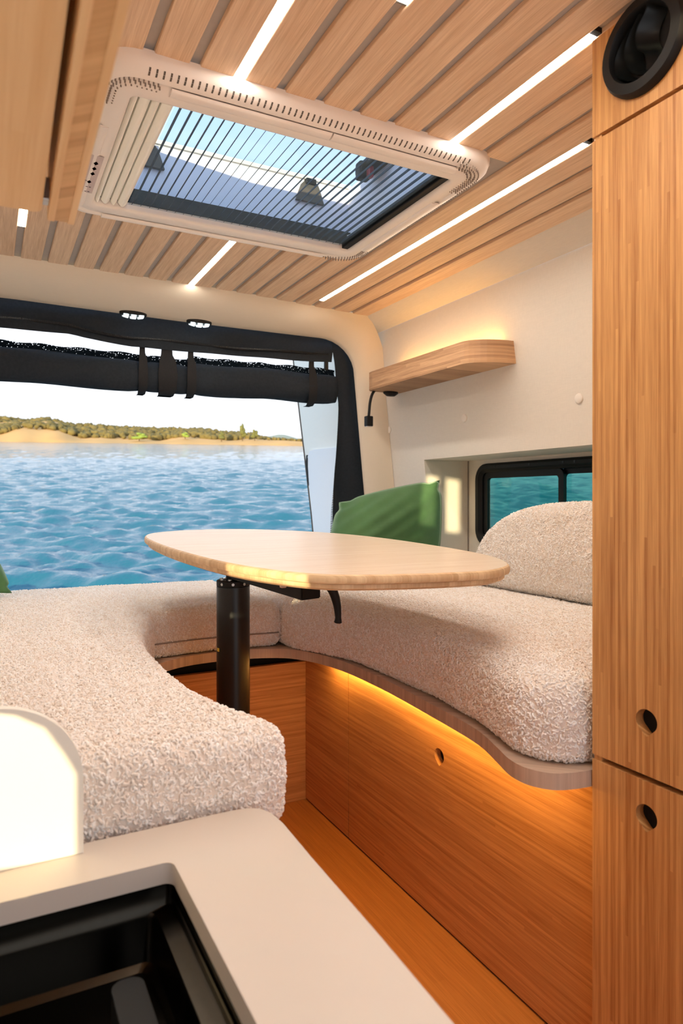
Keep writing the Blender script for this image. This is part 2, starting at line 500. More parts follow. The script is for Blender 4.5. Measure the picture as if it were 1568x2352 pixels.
# ------------------------------------------------------------------ ceiling and slats
GRV = [-.36, -.27, -.178, -.085, .008 - .0, .10, .19, .28, .371, .463, .555, .646, .737, .829, .920, 1.009, 1.108, 1.204, 1.301, 1.405, 1.508]
GRV[4] = .010
ENDX = [-.4, .10, .37, .56, .74, .93, 1.11, 1.21, 1.31, 1.41, 1.51, 1.60]
ENDY = [2.70, 2.708, 2.724, 2.729, 2.735, 2.741, 2.757, 2.774, 2.783, 2.796, 2.80, 2.815]
SK = (.185, 1.345, 1.165, 2.14)        # skylight outline x0 y0 x1 y1
bm = NB()
y0c = -.40
extrude(bm, [(-.46, y0c), (1.60, y0c), (1.60, 2.83), (-.46, 2.74)], [[(SK[0] + .05, SK[1] + .05), (SK[0] + .05, SK[3] - .05), (SK[2] - .05, SK[3] - .05), (SK[2] - .05, SK[1] + .05)]], XY, ZC + .013, ZC + .03)
ceiling = struct('ceiling', bm, 'back')
edges = [-.45] + GRV + [1.603 + .011]
for a, b in zip(edges, edges[1:]):
    x0, x1 = a + .011, b - .011
    ye = float(np.interp((x0 + x1) / 2, ENDX, ENDY))
    if x1 > SK[0] + .03 and x0 < SK[2] - .03:
        spans = [(y0c, SK[1] + .02), (SK[3] - .02, ye)]
    else: spans = [(y0c, ye)]
    for s0, s1 in spans:
        obj('slat', BX((x0, s0, ZC), (x1, s1, ZC + .0135), .0025, 2), 'slat', ceiling)

def led(x, y0, y1, label):
    o = thing('led_strip', (x, (y0 + y1) / 2, ZC), label, 'light strip', 'warm light strips in the ceiling grooves')
    obj('diffuser', BX((x - .0108, y0, ZC + .001), (x + .0108, y1, ZC + .012), .002, 1), 'led', o)
    obj('end_cap', BX((x - .0105, y0 - .012, ZC + .002), (x + .0105, y0, ZC + .012)), 'black', o)
    obj('end_cap', BX((x - .0105, y1, ZC + .002), (x + .0105, y1 + .004, ZC + .012)), 'gap', o)
led(1.009, .918, 1.352, 'short warm light strip between tall cupboard and skylight corner')
led(1.301, 1.206, 2.690, 'longest warm light strip, running past the skylight towards the rear')
led(.463, .35, 1.345, 'warm light strip ending at the middle of the slotted skylight edge')
led(.737, 2.16, 2.735, 'warm light strip running from behind the skylight to the rear header')
led(.101, 1.5, 2.40, 'warm light strip mostly hidden above the overhead locker end')
led(.646, .20, 1.012, 'warm light strip just showing at the top edge, forward of the skylight')

# ------------------------------------------------------------------ floor
struct_floor = struct('floor', BX((-.46, -.7, ZF - .04), (2.05, 2.98, ZF - .006)), 'floor')
for x0, x1, y0, y1 in ((-.45, .40, -.39, 2.9), (.402, .72, 1.064, 2.9), (.722, 1.06, 1.064, 2.9)):
    obj('plank', BX((x0, y0, ZF - .008), (x1, y1, ZF), .0015, 1), 'floor', struct_floor)
for x0, x1 in ((.402, .72), (.722, 1.06)):
    obj('plank', BX((x0, -.39, ZF - .008), (x1, 1.061, ZF), .0015, 1), 'floorx', struct_floor)

# ------------------------------------------------------------------ right wall with its window recess
def xw(z): return float(np.interp(z, [-1.1, -.4, .06, .45, .84, 1.0], [1.90, 1.845, 1.80, 1.757, 1.715, 1.70]))
RY1, RZ1 = 2.61, .182                  # rear and upper edge of the recess
bm = NB()
zs = [-1.1, -.8, -.4, -.1, RZ1, .45, .65, .835]
def wq(y0, y1, zl):
    prev = None
    for z in zl:
        a = bm.verts.new((xw(z), y0, z)); b = bm.verts.new((xw(z), y1, z))
        if prev: bm.faces.new((prev[0], prev[1], b, a))
        prev = (a, b)
wq(RY1, 2.95, zs)
wq(.2, RY1, [z for z in zs if z >= RZ1 - 1e-6])
wq(.2, RY1, [-1.1, -.8, -.45])
# recess: rear side, soffit, sill, inner panel with the window hole
XB = 2.04
def quad(*p): bm.faces.new([bm.verts.new(q) for q in p])
quad((xw(-.45), RY1, -.45), (xw(.06), RY1, .06), (xw(RZ1), RY1, RZ1), (XB, RY1, RZ1), (XB, RY1, -.45))
quad((xw(RZ1), .2, RZ1), (xw(RZ1), RY1, RZ1), (XB, RY1, RZ1), (XB, .2, RZ1))
quad((xw(-.45), .2, -.45), (xw(-.45), RY1, -.45), (XB, RY1, -.45), (XB, .2, -.45))
WN = (1.05, -.215, 2.545, .165)        # window outline on the inner panel: y0 z0 y1 z1
extrude(bm, [(.2, -.45), (RY1, -.45), (RY1, RZ1), (.2, RZ1)], [rrect(WN[0] + .02, WN[1] + .02, WN[2] - .02, WN[3] - .02, .06)[::-1]], YZ, XB, XB + .012)
wall_r = struct('wall_right', bm, 'lining')
obj('panel_joint', BX((XB - .004, RY1 - .006, -.4), (XB, RY1, RZ1)), 'seam', wall_r)
# cove between ceiling and wall
bm = NB()
rings = []
for t in np.linspace(0, 1, 5):
    x = 1.600 + (1.716 - 1.600) * t; z = ZC + .004 + (.820 - ZC - .004) * t - .004 * math.sin(PI * t)
    rings.append([(x, -.7, z), (x, 2.83 + .10 * t, z)])
loft(bm, rings, closed=False)
struct('trim_1', bm, 'lining')
# end wall hidden behind the tall cupboard
struct('trim_2', BX((1.02, -.02, ZF), (2.04, .0, ZC)), 'lining')
for y_, z_ in ((2.288, .339), (1.668, .340), (2.885, .344)):
    t = thing('screw_cap', (xw(z_), y_, z_), {2.288: 'round white screw cap on the wall under the middle of the lit shelf', 1.668: 'round white screw cap on the wall close beside the tall cupboard',
              2.885: 'faint round white screw cap beside the rear pillar, above the green cushion'}[y_], 'screw cap', 'screw caps on the white wall panel')
    bm = NB(); ringsx = []
    for rr, dx in ((.0175, .0), (.0165, -.004), (.012, -.0065)):
        ringsx.append([(xw(z_) + dx, y_ + rr * math.cos(k * PI / 8), z_ + rr * math.sin(k * PI / 8)) for k in range(16)])
    loft(bm, ringsx, cap1=True)
    obj('cap', bm, 'white', t, auto=40)

# ------------------------------------------------------------------ right window
bm = NB()
loft(bm, [[(XB + dx, y, z) for y, z in rrect(WN[0] + d, WN[1] + d, WN[2] - d, WN[3] - d, max(.02, .075 - d))] for d, dx in ((0, 0), (.002, -.012), (.012, -.018), (.026, -.016), (.034, -.004), (.040, .0), (.042, .04))])
win1 = struct('window_1', bm, 'black', auto=35)
def frame_ring(y0, z0, y1, z1, w, xa, xb, r=.03):
    bm = NB()
    extrude(bm, rrect(y0, z0, y1, z1, r), [rrect(y0 + w, z0 + w, y1 - w, z1 - w, max(.008, r - w * .6))[::-1]], YZ, xa, xb)
    return bm
ym = 2.015
obj('sash_frame', frame_ring(ym - .005, WN[1] + .040, WN[2] - .040, WN[3] - .040, .028, XB + .006, XB + .022), 'black', win1)
obj('sash_frame', frame_ring(WN[0] + .04, WN[1] + .040, ym + .03, WN[3] - .040, .022, XB + .024, XB + .036), 'black', win1)
obj('pane', BX((XB + .012, ym + .02, WN[1] + .064), (XB + .016, WN[2] - .064, WN[3] - .064)), 'pane', win1)
obj('pane', BX((XB + .028, WN[0] + .06, WN[1] + .06), (XB + .032, ym + .012, WN[3] - .06)), 'pane', win1)
obj('latch', BX((XB - .012, ym - .03, -.075), (XB + .006, ym + .005, -.02), .004), 'satin', win1)
for y_ in (2.40, 2.18, 1.99, 1.93):
    obj('screw', tube(NB(), [(XB - .019, y_, WN[3] - .017), (XB - .016, y_, WN[3] - .017)], .005, 8), 'satin', win1)

# ------------------------------------------------------------------ unseen left wall, its openings shaped to cast the sun patches
bm = NB()
XL = -.45
def hq(y0, y1, z0, z1): return [(y0, z0), (y0, z1), (y1, z1), (y1, z0)]
holes = [[(.205, -.40), (.205, -.290), (.222, -.264), (.250, -.230), (.29, -.213), (.34, -.206), (.42, -.204), (.50, -.204), (.50, -.40)], hq(-.06, .314, -.075, -.044), hq(-.437, -.306, .085, .336), hq(-.288, -.169, .10, .338)]
extrude(bm, [(-1.6, ZF), (2.95, ZF), (2.95, ZC + .02), (-1.6, ZC + .02)], holes, YZ, XL - .015, XL)
struct('wall_left', bm, 'lining')
bm = NB()
extrude(bm, rrect(-.48, -.43, .55, .37, .03), holes, YZ, XL - .03, XL - .016)
sun_mask = struct('sun_patch_mask', bm, 'black')  # added plate out of view, same holes, shapes the sunlight

# ------------------------------------------------------------------ rear header and pillar (sweep around the door opening)
opn = [(-.36, .775)] + [(x, float(np.interp(x, [-.36, .05, .72, 1.44], [.776, .781, .772, .773]))) for x in np.linspace(-.3, 1.42, 14)]
arcp = [(1.42 + .185 * math.sin(t), .773 - .165 * (1 - math.cos(t))) for t in np.linspace(.15, PI / 2, 8)]
sid = [(1.611 + (.55 - z) * .098, z) for z in (.5, .35, .2, .037, -.15, -.35, -.6, -1.09)]
opn = opn + arcp + sid
nO = len(opn); kc = 15
outer = []
for i, (x, z) in enumerate(opn):
    if i < kc:
        xx = -.45 + (1.60 + .45) * i / (kc - 1); outer.append((xx, float(np.interp(xx, ENDX, ENDY)) - .004, ZC + .003))
    elif i < kc + len(arcp):
        t = (i - kc + 1) / len(arcp); outer.append((1.60 + .125 * t, 2.815 + .06 * t, ZC + .003 - .10 * t * t - .03 * t))
    else: outer.append((xw(z) - .002, 2.885, z))
rings = []
for t in np.linspace(0, 1, 9):
    ring = []
    for (x, z), (xo, yo, zo) in zip(opn, outer):
        P0 = np.array((xo, yo, zo)); P2 = np.array((x, YO, z))
        if True:
            C = np.array((x * .80 + xo * .20, yo * .75 + YO * .25 + .0, z * .72 + zo * .28))
        ring.append(tuple((1 - t) ** 2 * P0 + 2 * t * (1 - t) * C + t * t * P2))
    rings.append(ring)
rings.append([(x + (.006 if i > kc else 0), YO + .012, z + .006) for i, (x, z) in enumerate(opn)])
bm = NB(); loft(bm, rings, closed=False)
wall_rear = struct('wall_rear', bm, 'header', smooth=True)
# body behind the lining around the opening
bm = NB()
inner = [(-.42, -1.09)] + [(-.42, .84)] + opn[1:]
inner = [(x + (.11 if i > kc else 0), z + (.06 if z > .6 else 0)) for i, (x, z) in enumerate(inner)]
extrude(bm, [(-.5, -1.12), (-.5, 1.1), (2.06, 1.1), (2.06, -1.12), (inner[-1][0] + .001, -1.12)] + inner[::-1] + [(-.42, -1.12)], [], XZ, YO + .02, YO + .05)
struct('trim_3', bm, 'header')

# two small spot lights on the header lip
for cx, lab in ((.545, 'small oval spot light on the rear header, the one farther from the shelf'), (.825, 'small oval spot light on the rear header, the one nearer the shelf')):
    zc = float(np.interp(cx, [-.36, .05, .72, 1.44], [.776, .781, .772, .773])) - .002
    yc = YO - .02
    t = thing('spot_light', (cx, yc, zc), lab, 'spot light', 'spot lights on the rear header')
    bm = NB()
    loft(bm, [[(cx + (.056 * s) * math.cos(a), yc + .022 * s * math.sin(a), zc + dz) for a in np.linspace(0, 2 * PI, 24, endpoint=False)] for s, dz in ((.9, .012), (1, .008), (1, -.002), (.9, -.005))], cap0=True, cap1=True)
    obj('base', bm, 'black', t, auto=40)
    for k in (-1, 0, 1):
        bm = NB(); xs = np.linspace(-.0108, .0108, 5)
        loft(bm, [[(cx + k * .031 + dx, yc + .018 * s * math.cos(a), zc - .004 - .015 * s * math.sin(a) * (1 - .5 * ((k * .031 + dx) / .045) ** 2)) for a in np.linspace(0, PI, 9)] for s in (1,) for dx in xs], closed=False)
        obj('lens', bm, 'spot', t, smooth=True)

# ------------------------------------------------------------------ insect screen rolled up in the rear opening
YN = YO + .045
scr = thing('insect_screen', (.6, YN, .66), 'black fabric insect screen rolled up under the rear header', 'insect screen')
def fold(bm, cols, y, amp, seed, n_=10, th=.004):
    """hanging cloth between an upper and a lower edge with shallow folds"""
    rows = []
    for j in range(n_ + 1):
        t = j / n_
        rows.append([(x0 + (x1 - x0) * t, y + amp * math.sin(seed + x0 * 9 + t * 5) * math.sin(PI * t) + .5 * amp * math.sin(x0 * 23 + t * 3 + seed), z0 + (z1 - z0) * t) for (x0, z0), (x1, z1) in cols])
    loft(bm, rows, closed=False)
    rows2 = [[(x, y_ + th, z) for x, y_, z in r] for r in rows]
    loft(bm, rows2, closed=False)
    return bm
xsb = np.linspace(-.37, 1.50, 60)
lowb = lambda x: float(np.interp(x, [-.37, .05, .18, .302, .36, .542, .8, 1.395, 1.5], [.672, .672, .675, .676, .667, .650, .652, .664, .672]))
bm = fold(NB(), [((x, .80), (x, lowb(x))) for x in xsb], YN - .01, .008, .3)
obj('top_band', bm, 'fabric', scr, smooth=True)
tube_pts = [(x, YN - .012, lowb(x) + .035 + .004 * math.sin(x * 11)) for x in xsb]
obj('zip', tube(NB(), tube_pts, .006, 6), 'strap', scr, smooth=True)
bm = NB()
for x in np.arange(-.3, 1.48, .006): box(bm, (x, YN - .021, lowb(x) + .034 + .004 * math.sin(x * 11)), (x + .003, YN - .018, lowb(x) + .040 + .004 * math.sin(x * 11)))
o = obj('zip_teeth', bm, 'satin', scr); o['kind'] = 'stuff'
def roll(x0, x1, zc0, zc1, ry, rz, nm):
    bm = NB(); rings = []
    for i, x in enumerate(np.linspace(x0, x1, 36)):
        t = i / 35; zc = zc0 + (zc1 - zc0) * t
        sq = 1 - .10 * math.exp(-((x - x0) / .03) ** 2) - .10 * math.exp(-((x - x1) / .03) ** 2)
        rings.append([(x, YN + .03 + ry * sq * math.cos(a) + .004 * math.sin(x * 17 + a * 2), zc + rz * sq * math.sin(a) * (1 + .05 * math.sin(x * 13 + a * 3))) for a in np.linspace(0, 2 * PI, 22, endpoint=False)])
    loft(bm, rings, cap0=True, cap1=True)
    o = obj(nm, bm, 'fabric', scr, smooth=True)
    # ragged net edge along the top
    bm = NB(); xs2 = np.linspace(x0, x1, 50)
    def top(x):
        t = (x - x0) / (x1 - x0); return zc0 + (zc1 - zc0) * t + rz
    loft(bm, [[(x, YN + .03 + .012 * j, top(x) - .012 + (.040 - .010 * j) * k + .003 * math.sin(x * 40 + j)) for x in xs2] for j in (0,) for k in (0, .5, 1)], closed=False)
    loft(bm, [[(x, YN + .045, top(x) - .012 + .034 * k + .003 * math.sin(x * 31 + 1)) for x in xs2] for k in (0, .5, 1)], closed=False)
    obj('net_edge', bm, 'net', o)
roll(-.37, .600, .540, .533, .05, .068, 'rolled_net')
roll(.800, 1.535, .540, .545, .05, .072, 'rolled_net')
roll(.590, .810, .532, .530, .042, .066, 'rolled_net')
for x0, w0 in ((.595, .026), (.700, .055), (.805, .028), (1.395, .030)):
    bm = NB(); zl = lowb(x0)
    path = [(-.014, zl + .02), (-.012, zl - .02), (-.03 + .0, .60), (-.034, .54), (-.028, .48), (.01, .455), (.05, .455)]
    rr = [[(x0 - w0 / 2 * f, YN + .01 + dy, z), (x0 + w0 / 2 * f, YN + .01 + dy, z)] for (dy, z), f in zip(path, (.8, .9, 1.3, 1.5, 1.4, 1.2, 1.1))]
    loft(bm, rr, closed=False)
    rr = [[(a[0], a[1] + .004, a[2]), (b_[0], b_[1] + .004, b_[2])] for a, b_ in rr]
    loft(bm, rr, closed=False)
    obj('strap', bm, 'strap', scr, smooth=True)
obj('buckle', BX((1.463, YN - .01, .63), (1.483, YN + .004, .672), .003), 'black', scr)
# side band down the right of the opening
bm = NB()
inn = lambda z: float(np.interp(z, [-.6, -.049, .2, .463, .66, .80], [1.475, 1.505, 1.53, 1.545, 1.525, 1.49]))
out = lambda z: float(np.interp(z, [-.6, .037, .5, .62, .70, .74, .78], [1.76, 1.70, 1.655, 1.66, 1.66, 1.66, 1.63]))
rows = []
for z in np.linspace(.79, -.5, 34):
    rows.append([(inn(z) + (out(z) - inn(z)) * t, YN + .012 * math.sin(t * 5 + z * 4) + .02 * t - .01 + .006 * math.sin(z * 13 + t * 2), z) for t in np.linspace(0, 1, 9)])
loft(bm, rows, closed=False); loft(bm, [[(x, y + .005, z) for x, y, z in r] for r in rows], closed=False)
obj('side_band', bm, 'fabric', scr, smooth=True)
bm = NB()
for z in np.arange(-.4, .47, .0085): box(bm, (inn(z) - .006, YN - .012, z), (inn(z) + .002, YN - .007, z + .0042))
o = obj('side_zip', bm, 'strap', scr); o['kind'] = 'stuff'

# ------------------------------------------------------------------ opened rear door outside
bm = NB()
def dx_(z): return 1.635 + (.57 - z) * .055
zl = np.linspace(-1.0, 1.0, 12)
prof = [(float(np.interp(z, [-1, -.171, .219, .572, 1], [3.52, 3.576, 3.635, 3.694, 3.76])), z) for z in zl]
extrude(bm, [(3.02, -1.0)] + prof + [(3.02, 1.0)], [], lambda u, v, d: (dx_(v) + d, u, v), 0, .06)
door1 = struct('door_1', bm, 'doorlin')
bm = NB()
pan = [(3.05, -.7), (3.50, -.7), (3.545, -.171), (3.578, .10), (3.585, .20), (3.575, .245), (3.545, .275), (3.50, .280), (3.05, .275)]
extrude(bm, pan, [], lambda u, v, d: (dx_(v) + d, u, v), -.012, .002)
obj('door_panel', bm, 'doorpan', door1)
bm = NB()
pan2 = [(3.585, .10), (3.597, .215), (3.583, .256), (3.572, .235), (3.578, .19), (3.575, .08)]
extrude(bm, pan2, [], lambda u, v, d: (dx_(v) + d, u, v), -.016, .002)
obj('panel_gap_line', bm, 'black', door1)  # black sliver drawn for the dark gap along the panel edge
tube_e = NB(); tube(tube_e, [(dx_(z), y - .002, z) for y, z in prof], .006, 6)
obj('door_seal', tube_e, 'gap', door1, smooth=True)
struct('trim_4', BX((-.4, 3.02, -.50), (1.72, 3.16, -.44), .02), 'white')

# ------------------------------------------------------------------ skylight
sky = thing('skylight', ((SK[0] + SK[2]) / 2, (SK[1] + SK[3]) / 2, ZC), 'cream plastic roof skylight with pleated fly screen set in the slatted ceiling', 'skylight')
IN = (.268, 1.452, 1.080, 2.030)
def rr_pair(t, z, n_=8):
    a = rrect(*SK, .085, n_); b_ = rrect(*IN, .014, n_)
    return [(p[0] + (q[0] - p[0]) * t, p[1] + (q[1] - p[1]) * t, z) for p, q in zip(a, b_)]
bm = NB()
loft(bm, [rr_pair(t, z) for t, z in ((0, ZC + .004), (.02, ZC - .008), (.07, ZC - .020), (.16, ZC - .028), (.30, ZC - .033), (.36, ZC - .034), (.40, ZC - .030), (.52, ZC - .0305), (.58, ZC - .036), (.90, ZC - .036), (.97, ZC - .034), (1.0, ZC - .028))]
     + [[(x, y, ZC + dz) for x, y, _ in rr_pair(1.0, 0)] for dz in (.0, .02)])
obj('frame', bm, 'plastic', sky, auto=50)
ZS = ZC - .030
bm = NB()
for x in np.arange(SK[0] + .10, SK[2] - .09, .0142):
    y = SK[1] + .107 * .22
    c = Vector((x, y, ZC - .0305)); L_ = .0105
    vv = []
    rows_ = []
    for t in (.10, .14, .19, .24):
        zz_ = float(np.interp(t, [.07, .16, .30], [ZC - .020, ZC - .028, ZC - .033])) - .0006
        rows_.append([(x - .0019, SK[1] + .107 * t, zz_), (x + .0019, SK[1] + .107 * t, zz_)])
    loft(bm, rows_, closed=False); loft(bm, [[(p[0], p[1], p[2] + .002) for p in r_] for r_ in rows_], closed=False)
for y in np.arange(SK[1] + .14, SK[3] - .10, .010):
    x = SK[2] - .0135; box(bm, (x - .004, y, ZC - .0265), (x + .005, y + .0028, ZC - .0235))
for x in np.arange(SK[0] + .15, SK[2] - .10, .010):
    y = SK[3] - .016; box(bm, (x, y - .004, ZC - .0285), (x + .0028, y + .004, ZC - .026))
o = obj('vent_slots', bm, 'gap', sky); o['kind'] = 'stuff'
bm = NB()
def dots(cx, cy, a0, a1, r0, r1, legs):
    for k, rr in enumerate(np.arange(r0, r1, .0095)):
        n_ = max(3, int(abs(R(a1 - a0)) * rr / .0095))
        for i in range(n_):
            a = R(a0 + (a1 - a0) * (i + .5 * (k % 2)) / n_)
            tube(bm, [(cx + rr * math.cos(a), cy + rr * math.sin(a), ZC - .0375), (cx + rr * math.cos(a), cy + rr * math.sin(a), ZC - .030)], .0017, 6)
        for (ux, uy, sx, sy, n2) in legs(rr):
            for i in range(n2):
                p = (ux + sx * (i + .5 * (k % 2)), uy + sy * (i + .5 * (k % 2)))
                tube(bm, [(*p, ZC - .0375), (*p, ZC - .030)], .0017, 6)
c1 = (SK[0] + .085, SK[1] + .10)
dots(c1[0], c1[1], 180, 270, .036, .064, lambda rr: [(c1[0], c1[1] - rr, .0095, 0, 5), (c1[0] - rr, c1[1], 0, .0095, 6)])
c2 = (SK[2] - .105, SK[1] + .10)
dots(c2[0], c2[1], 270, 360, .052, .086, lambda rr: [(c2[0], c2[1] - rr, -.0095, 0, 2), (c2[0] + rr, c2[1], 0, .0095, 7)])
c3 = (SK[2] - .105, SK[3] - .10)
dots(c3[0], c3[1], 0, 90, .06, .086, lambda rr: [(c3[0] + rr, c3[1], 0, -.0095, 5), (c3[0], c3[1] + rr, -.0095, 0, 3)])
o = obj('perforations', bm, 'perf', sky); o['kind'] = 'stuff'
# smooth bars on the frame
def bar(a, b, w, h, nm='rim_bar'):
    d = (Vector(b) - Vector(a)).normalized(); s = Vector((-d.y, d.x, 0)) * w / 2
    bm = NB(); rings = []
    for p in (a, b):
        rings.append([Vector(p) + s * math.cos(t) + Vector((0, 0, -h * math.sin(t))) for t in np.linspace(0, PI, 7)])
    loft(bm, rings, closed=False); 
    for q in rings: bm.faces.new([bm.verts.new(v) for v in q])
    obj(nm, bm, 'plastic', sky, auto=60)
yb = SK[1] + .058
bar((.335, yb, ZC - .034), (.700, yb, ZC - .034), .030, .006)
bar((.704, yb, ZC - .034), (1.055, yb, ZC - .034), .030, .006)
bar((.235, SK[1] + .25, ZC - .034), (.235, SK[3] - .09, ZC - .034), .020, .005)
bar((SK[2] - .045, SK[1] + .235, ZC - .034), (SK[2] - .045, SK[3] - .15, ZC - .034), .028, .006)
bar((.30, SK[3] - .040, ZC - .034), (1.02, SK[3] - .040, ZC - .034), .026, .006)
# well walls, glass dome, hinges
zt_ = ZC + .185
wellr = [(IN[0] - .012, IN[1] - .01), (IN[2] + .012, IN[1] - .01), (IN[2] + .012, IN[3] + .02), (IN[0] - .012, IN[3] + .02)]
bm = NB(); loft(bm, [[(x, y, z) for x, y in wellr] for z in (ZC + .022, zt_)])
loft(bm, [[(x + (.012 if x > .6 else -.012), y + (.012 if y > 1.7 else -.012), z) for x, y in wellr] for z in (ZC + .022, zt_)])
obj('well_wall', bm, 'well', sky)
bm = NB(); extrude(bm, [(IN[0] - .02, IN[3] + .012), (IN[2] + .02, IN[3] + .012), (IN[2] + .02, IN[3] + .022), (IN[0] - .02, IN[3] + .022)], [], XY, zt_, zt_ + .012)
obj('rim', bm, 'white', sky)
bm = NB(); rings = []
for i, t in enumerate(np.linspace(0, 1, 9)):
    y = IN[1] - .04 + (IN[3] + .10 - IN[1]) * t
    rings.append([(IN[0] - .03 + (IN[2] - IN[0] + .06) * s, y, zt_ + .014 + .035 * math.sin(PI * t) * math.sin(PI * s)) for s in np.linspace(0, 1, 9)])
loft(bm, rings, closed=False)
obj('dome_pane', bm, 'dome', sky, smooth=True)
obj('lower_seal', BX((IN[0] - .01, IN[3] - .004, ZC - .012), (IN[2] + .01, IN[3] + .006, ZC + .03)), 'black', sky)
for hx in (.420, .945):
    bm = NB(); y = IN[3] + .018
    extrude(bm, [(hx - .05, zt_ - .075), (hx + .05, zt_ - .075), (hx + .03, zt_ - .02), (hx + .022, zt_ - .012), (hx - .022, zt_ - .012), (hx - .03, zt_ - .02)], [], XZ, y - .012, y)
    h = obj('hinge', bm, 'gap', sky)
    obj('hinge_pin', BX((hx - .018, y - .022, zt_ - .02), (hx + .018, y, zt_ - .002), .003), 'black', h)
t = obj('latch', BX((1.03, 1.76, zt_ - .035), (1.085, 1.89, zt_ - .005), .006), 'black', sky)
obj('latch_lever', BX((1.015, 1.825, zt_ - .065), (1.055, 1.86, zt_ - .012), .006), 'black', t)
obj('latch_button', BX((1.035, 1.805, zt_ - .068), (1.052, 1.825, zt_ - .030), .004), 'red', t)
# folded blind at the left and the pleated fly screen
for x0, w in ((.272, .012), (.288, .022), (.314, .016), (.334, .024)):
    bm = NB(); rings = []
    for y in (IN[1] + .002, IN[3] - .004):
        rings.append([(x0 + w * s, y, ZC - .020 - .010 * math.sin(PI * s)) for s in np.linspace(0, 1, 7)])
    loft(bm, rings, closed=False)
    loft(bm, [[(x0, y, ZC - .020), (x0, y, ZC - .004), (x0 + w, y, ZC - .004), (x0 + w, y, ZC - .020)] for y in (IN[1] + .002, IN[3] - .004)], closed=False)
    obj('blind_fold', bm, 'cream', sky, auto=50)
obj('blind_shadow_gap', BX((.270, IN[1], ZC - .008), (.362, IN[3], ZC - .003)), 'gap', sky)
obj('fly_screen', BX((.362, IN[1] + .002, ZC - .0185), (1.060, IN[3] - .003, ZC - .018)), 'screen', sky)
xs = np.linspace(.372, 1.045, 28)
for x in xs:
    bm = NB(); dx, dz = .0132, .019
    ya, yb_ = IN[1] + .002, IN[3] - .003
    z = ZC - .0178
    loft(bm, [[(x, y, z), (x + dx, y, z + dz), (x + dx + .0012, y, z + dz), (x + .0012, y, z)] for y in (ya, yb_)], cap0=True, cap1=True)
    obj('pleat', bm, 'pleat', sky)
obj('screen_bar', BX((1.056, IN[1] + .002, ZC - .028), (1.079, IN[3] - .002, ZC - .006), .003), 'black', sky)
# sticker with marks
st = obj('sticker', BX((.2055, 1.735, ZC - .0385), (.2545, 1.955, ZC - .0378)), 'paper', sky)
def lozenge(x, y, s, mt):
    bm = NB(); zz = ZC - .039
    vv = [bm.verts.new(p) for p in ((x - s * .55, y, zz), (x, y - s, zz), (x + s * .55, y, zz), (x, y + s, zz))]
    f = bm.faces.new(vv); bmesh.ops.solidify(bm, geom=[f], thickness=.0004)
    obj('printed_mark', bm, mt, st)
for y, mt in ((1.775, 'inkr'), (1.805, 'ink'), (1.835, 'ink')): lozenge(.241, y, .0105, mt)
lozenge(.239, 1.885, .0105, 'inkr')
obj('printed_mark', BX((.214, 1.878, ZC - .0392), (.232, 1.882, ZC - .0386)), 'ink', st)
for y in (1.915, 1.945):
    for x in (.214, .222, .234, .242): obj('printed_mark', BX((x, y, ZC - .0392), (x + .005, y + .003, ZC - .0386)), 'ink', st)

# ------------------------------------------------------------------ overhead locker at the left
oh = thing('overhead_locker', (-.18, .2, .35), 'light wood overhead locker at the top left, open-edged door hanging below', 'locker')
rot = R(-1.2)
def slant(bm, py=.91):
    for v in bm.verts:
        if v.co.x > -.4: v.co.x += (v.co.y - py) * .022
    return bm
bm = NB(); extrude(bm, [(-.44, -.39), (.060, -.39)] + [(.060 - .012 + .012 * math.cos(a), .910 - .012 + .012 * math.sin(a)) for a in np.linspace(0, PI / 2, 6)] + [(-.44, .910)], [], XY, .350, .366)
obj('bottom_panel', slant(bm), 'overhead', oh)
obj('carcass', slant(BX((-.44, -.39, .367), (.050, .90, ZC - .002))), 'overhead', oh)
for nm_, xa_, xb_, mt_, e_ in (('door', .0745, .0895, 'endgrain', 0), ('door_face', .067, .0745, 'overhead', .001), ('door_face', .0895, .0970, 'overhead', .001)):
    bm = NB(); extrude(bm, rrect(-.39, .342 - e_, .915 + e_, .86, .012), [], YZ, xa_, xb_)
    xo = xa_ if xa_ < .07 else xb_
    if e_: bmesh.ops.bevel(bm, geom=[e for e in bm.edges if abs(e.verts[0].co.x - xo) < 1e-6 and abs(e.verts[1].co.x - xo) < 1e-6 and len(e.link_faces) == 2 and e.calc_face_angle(0) > .5], offset=.004, segments=3, affect='EDGES')
    obj(nm_, slant(bm), mt_, oh, auto=40)
obj('hinge', BX((.058, .872, .352), (.068, .890, .38), .002), 'steel', oh)

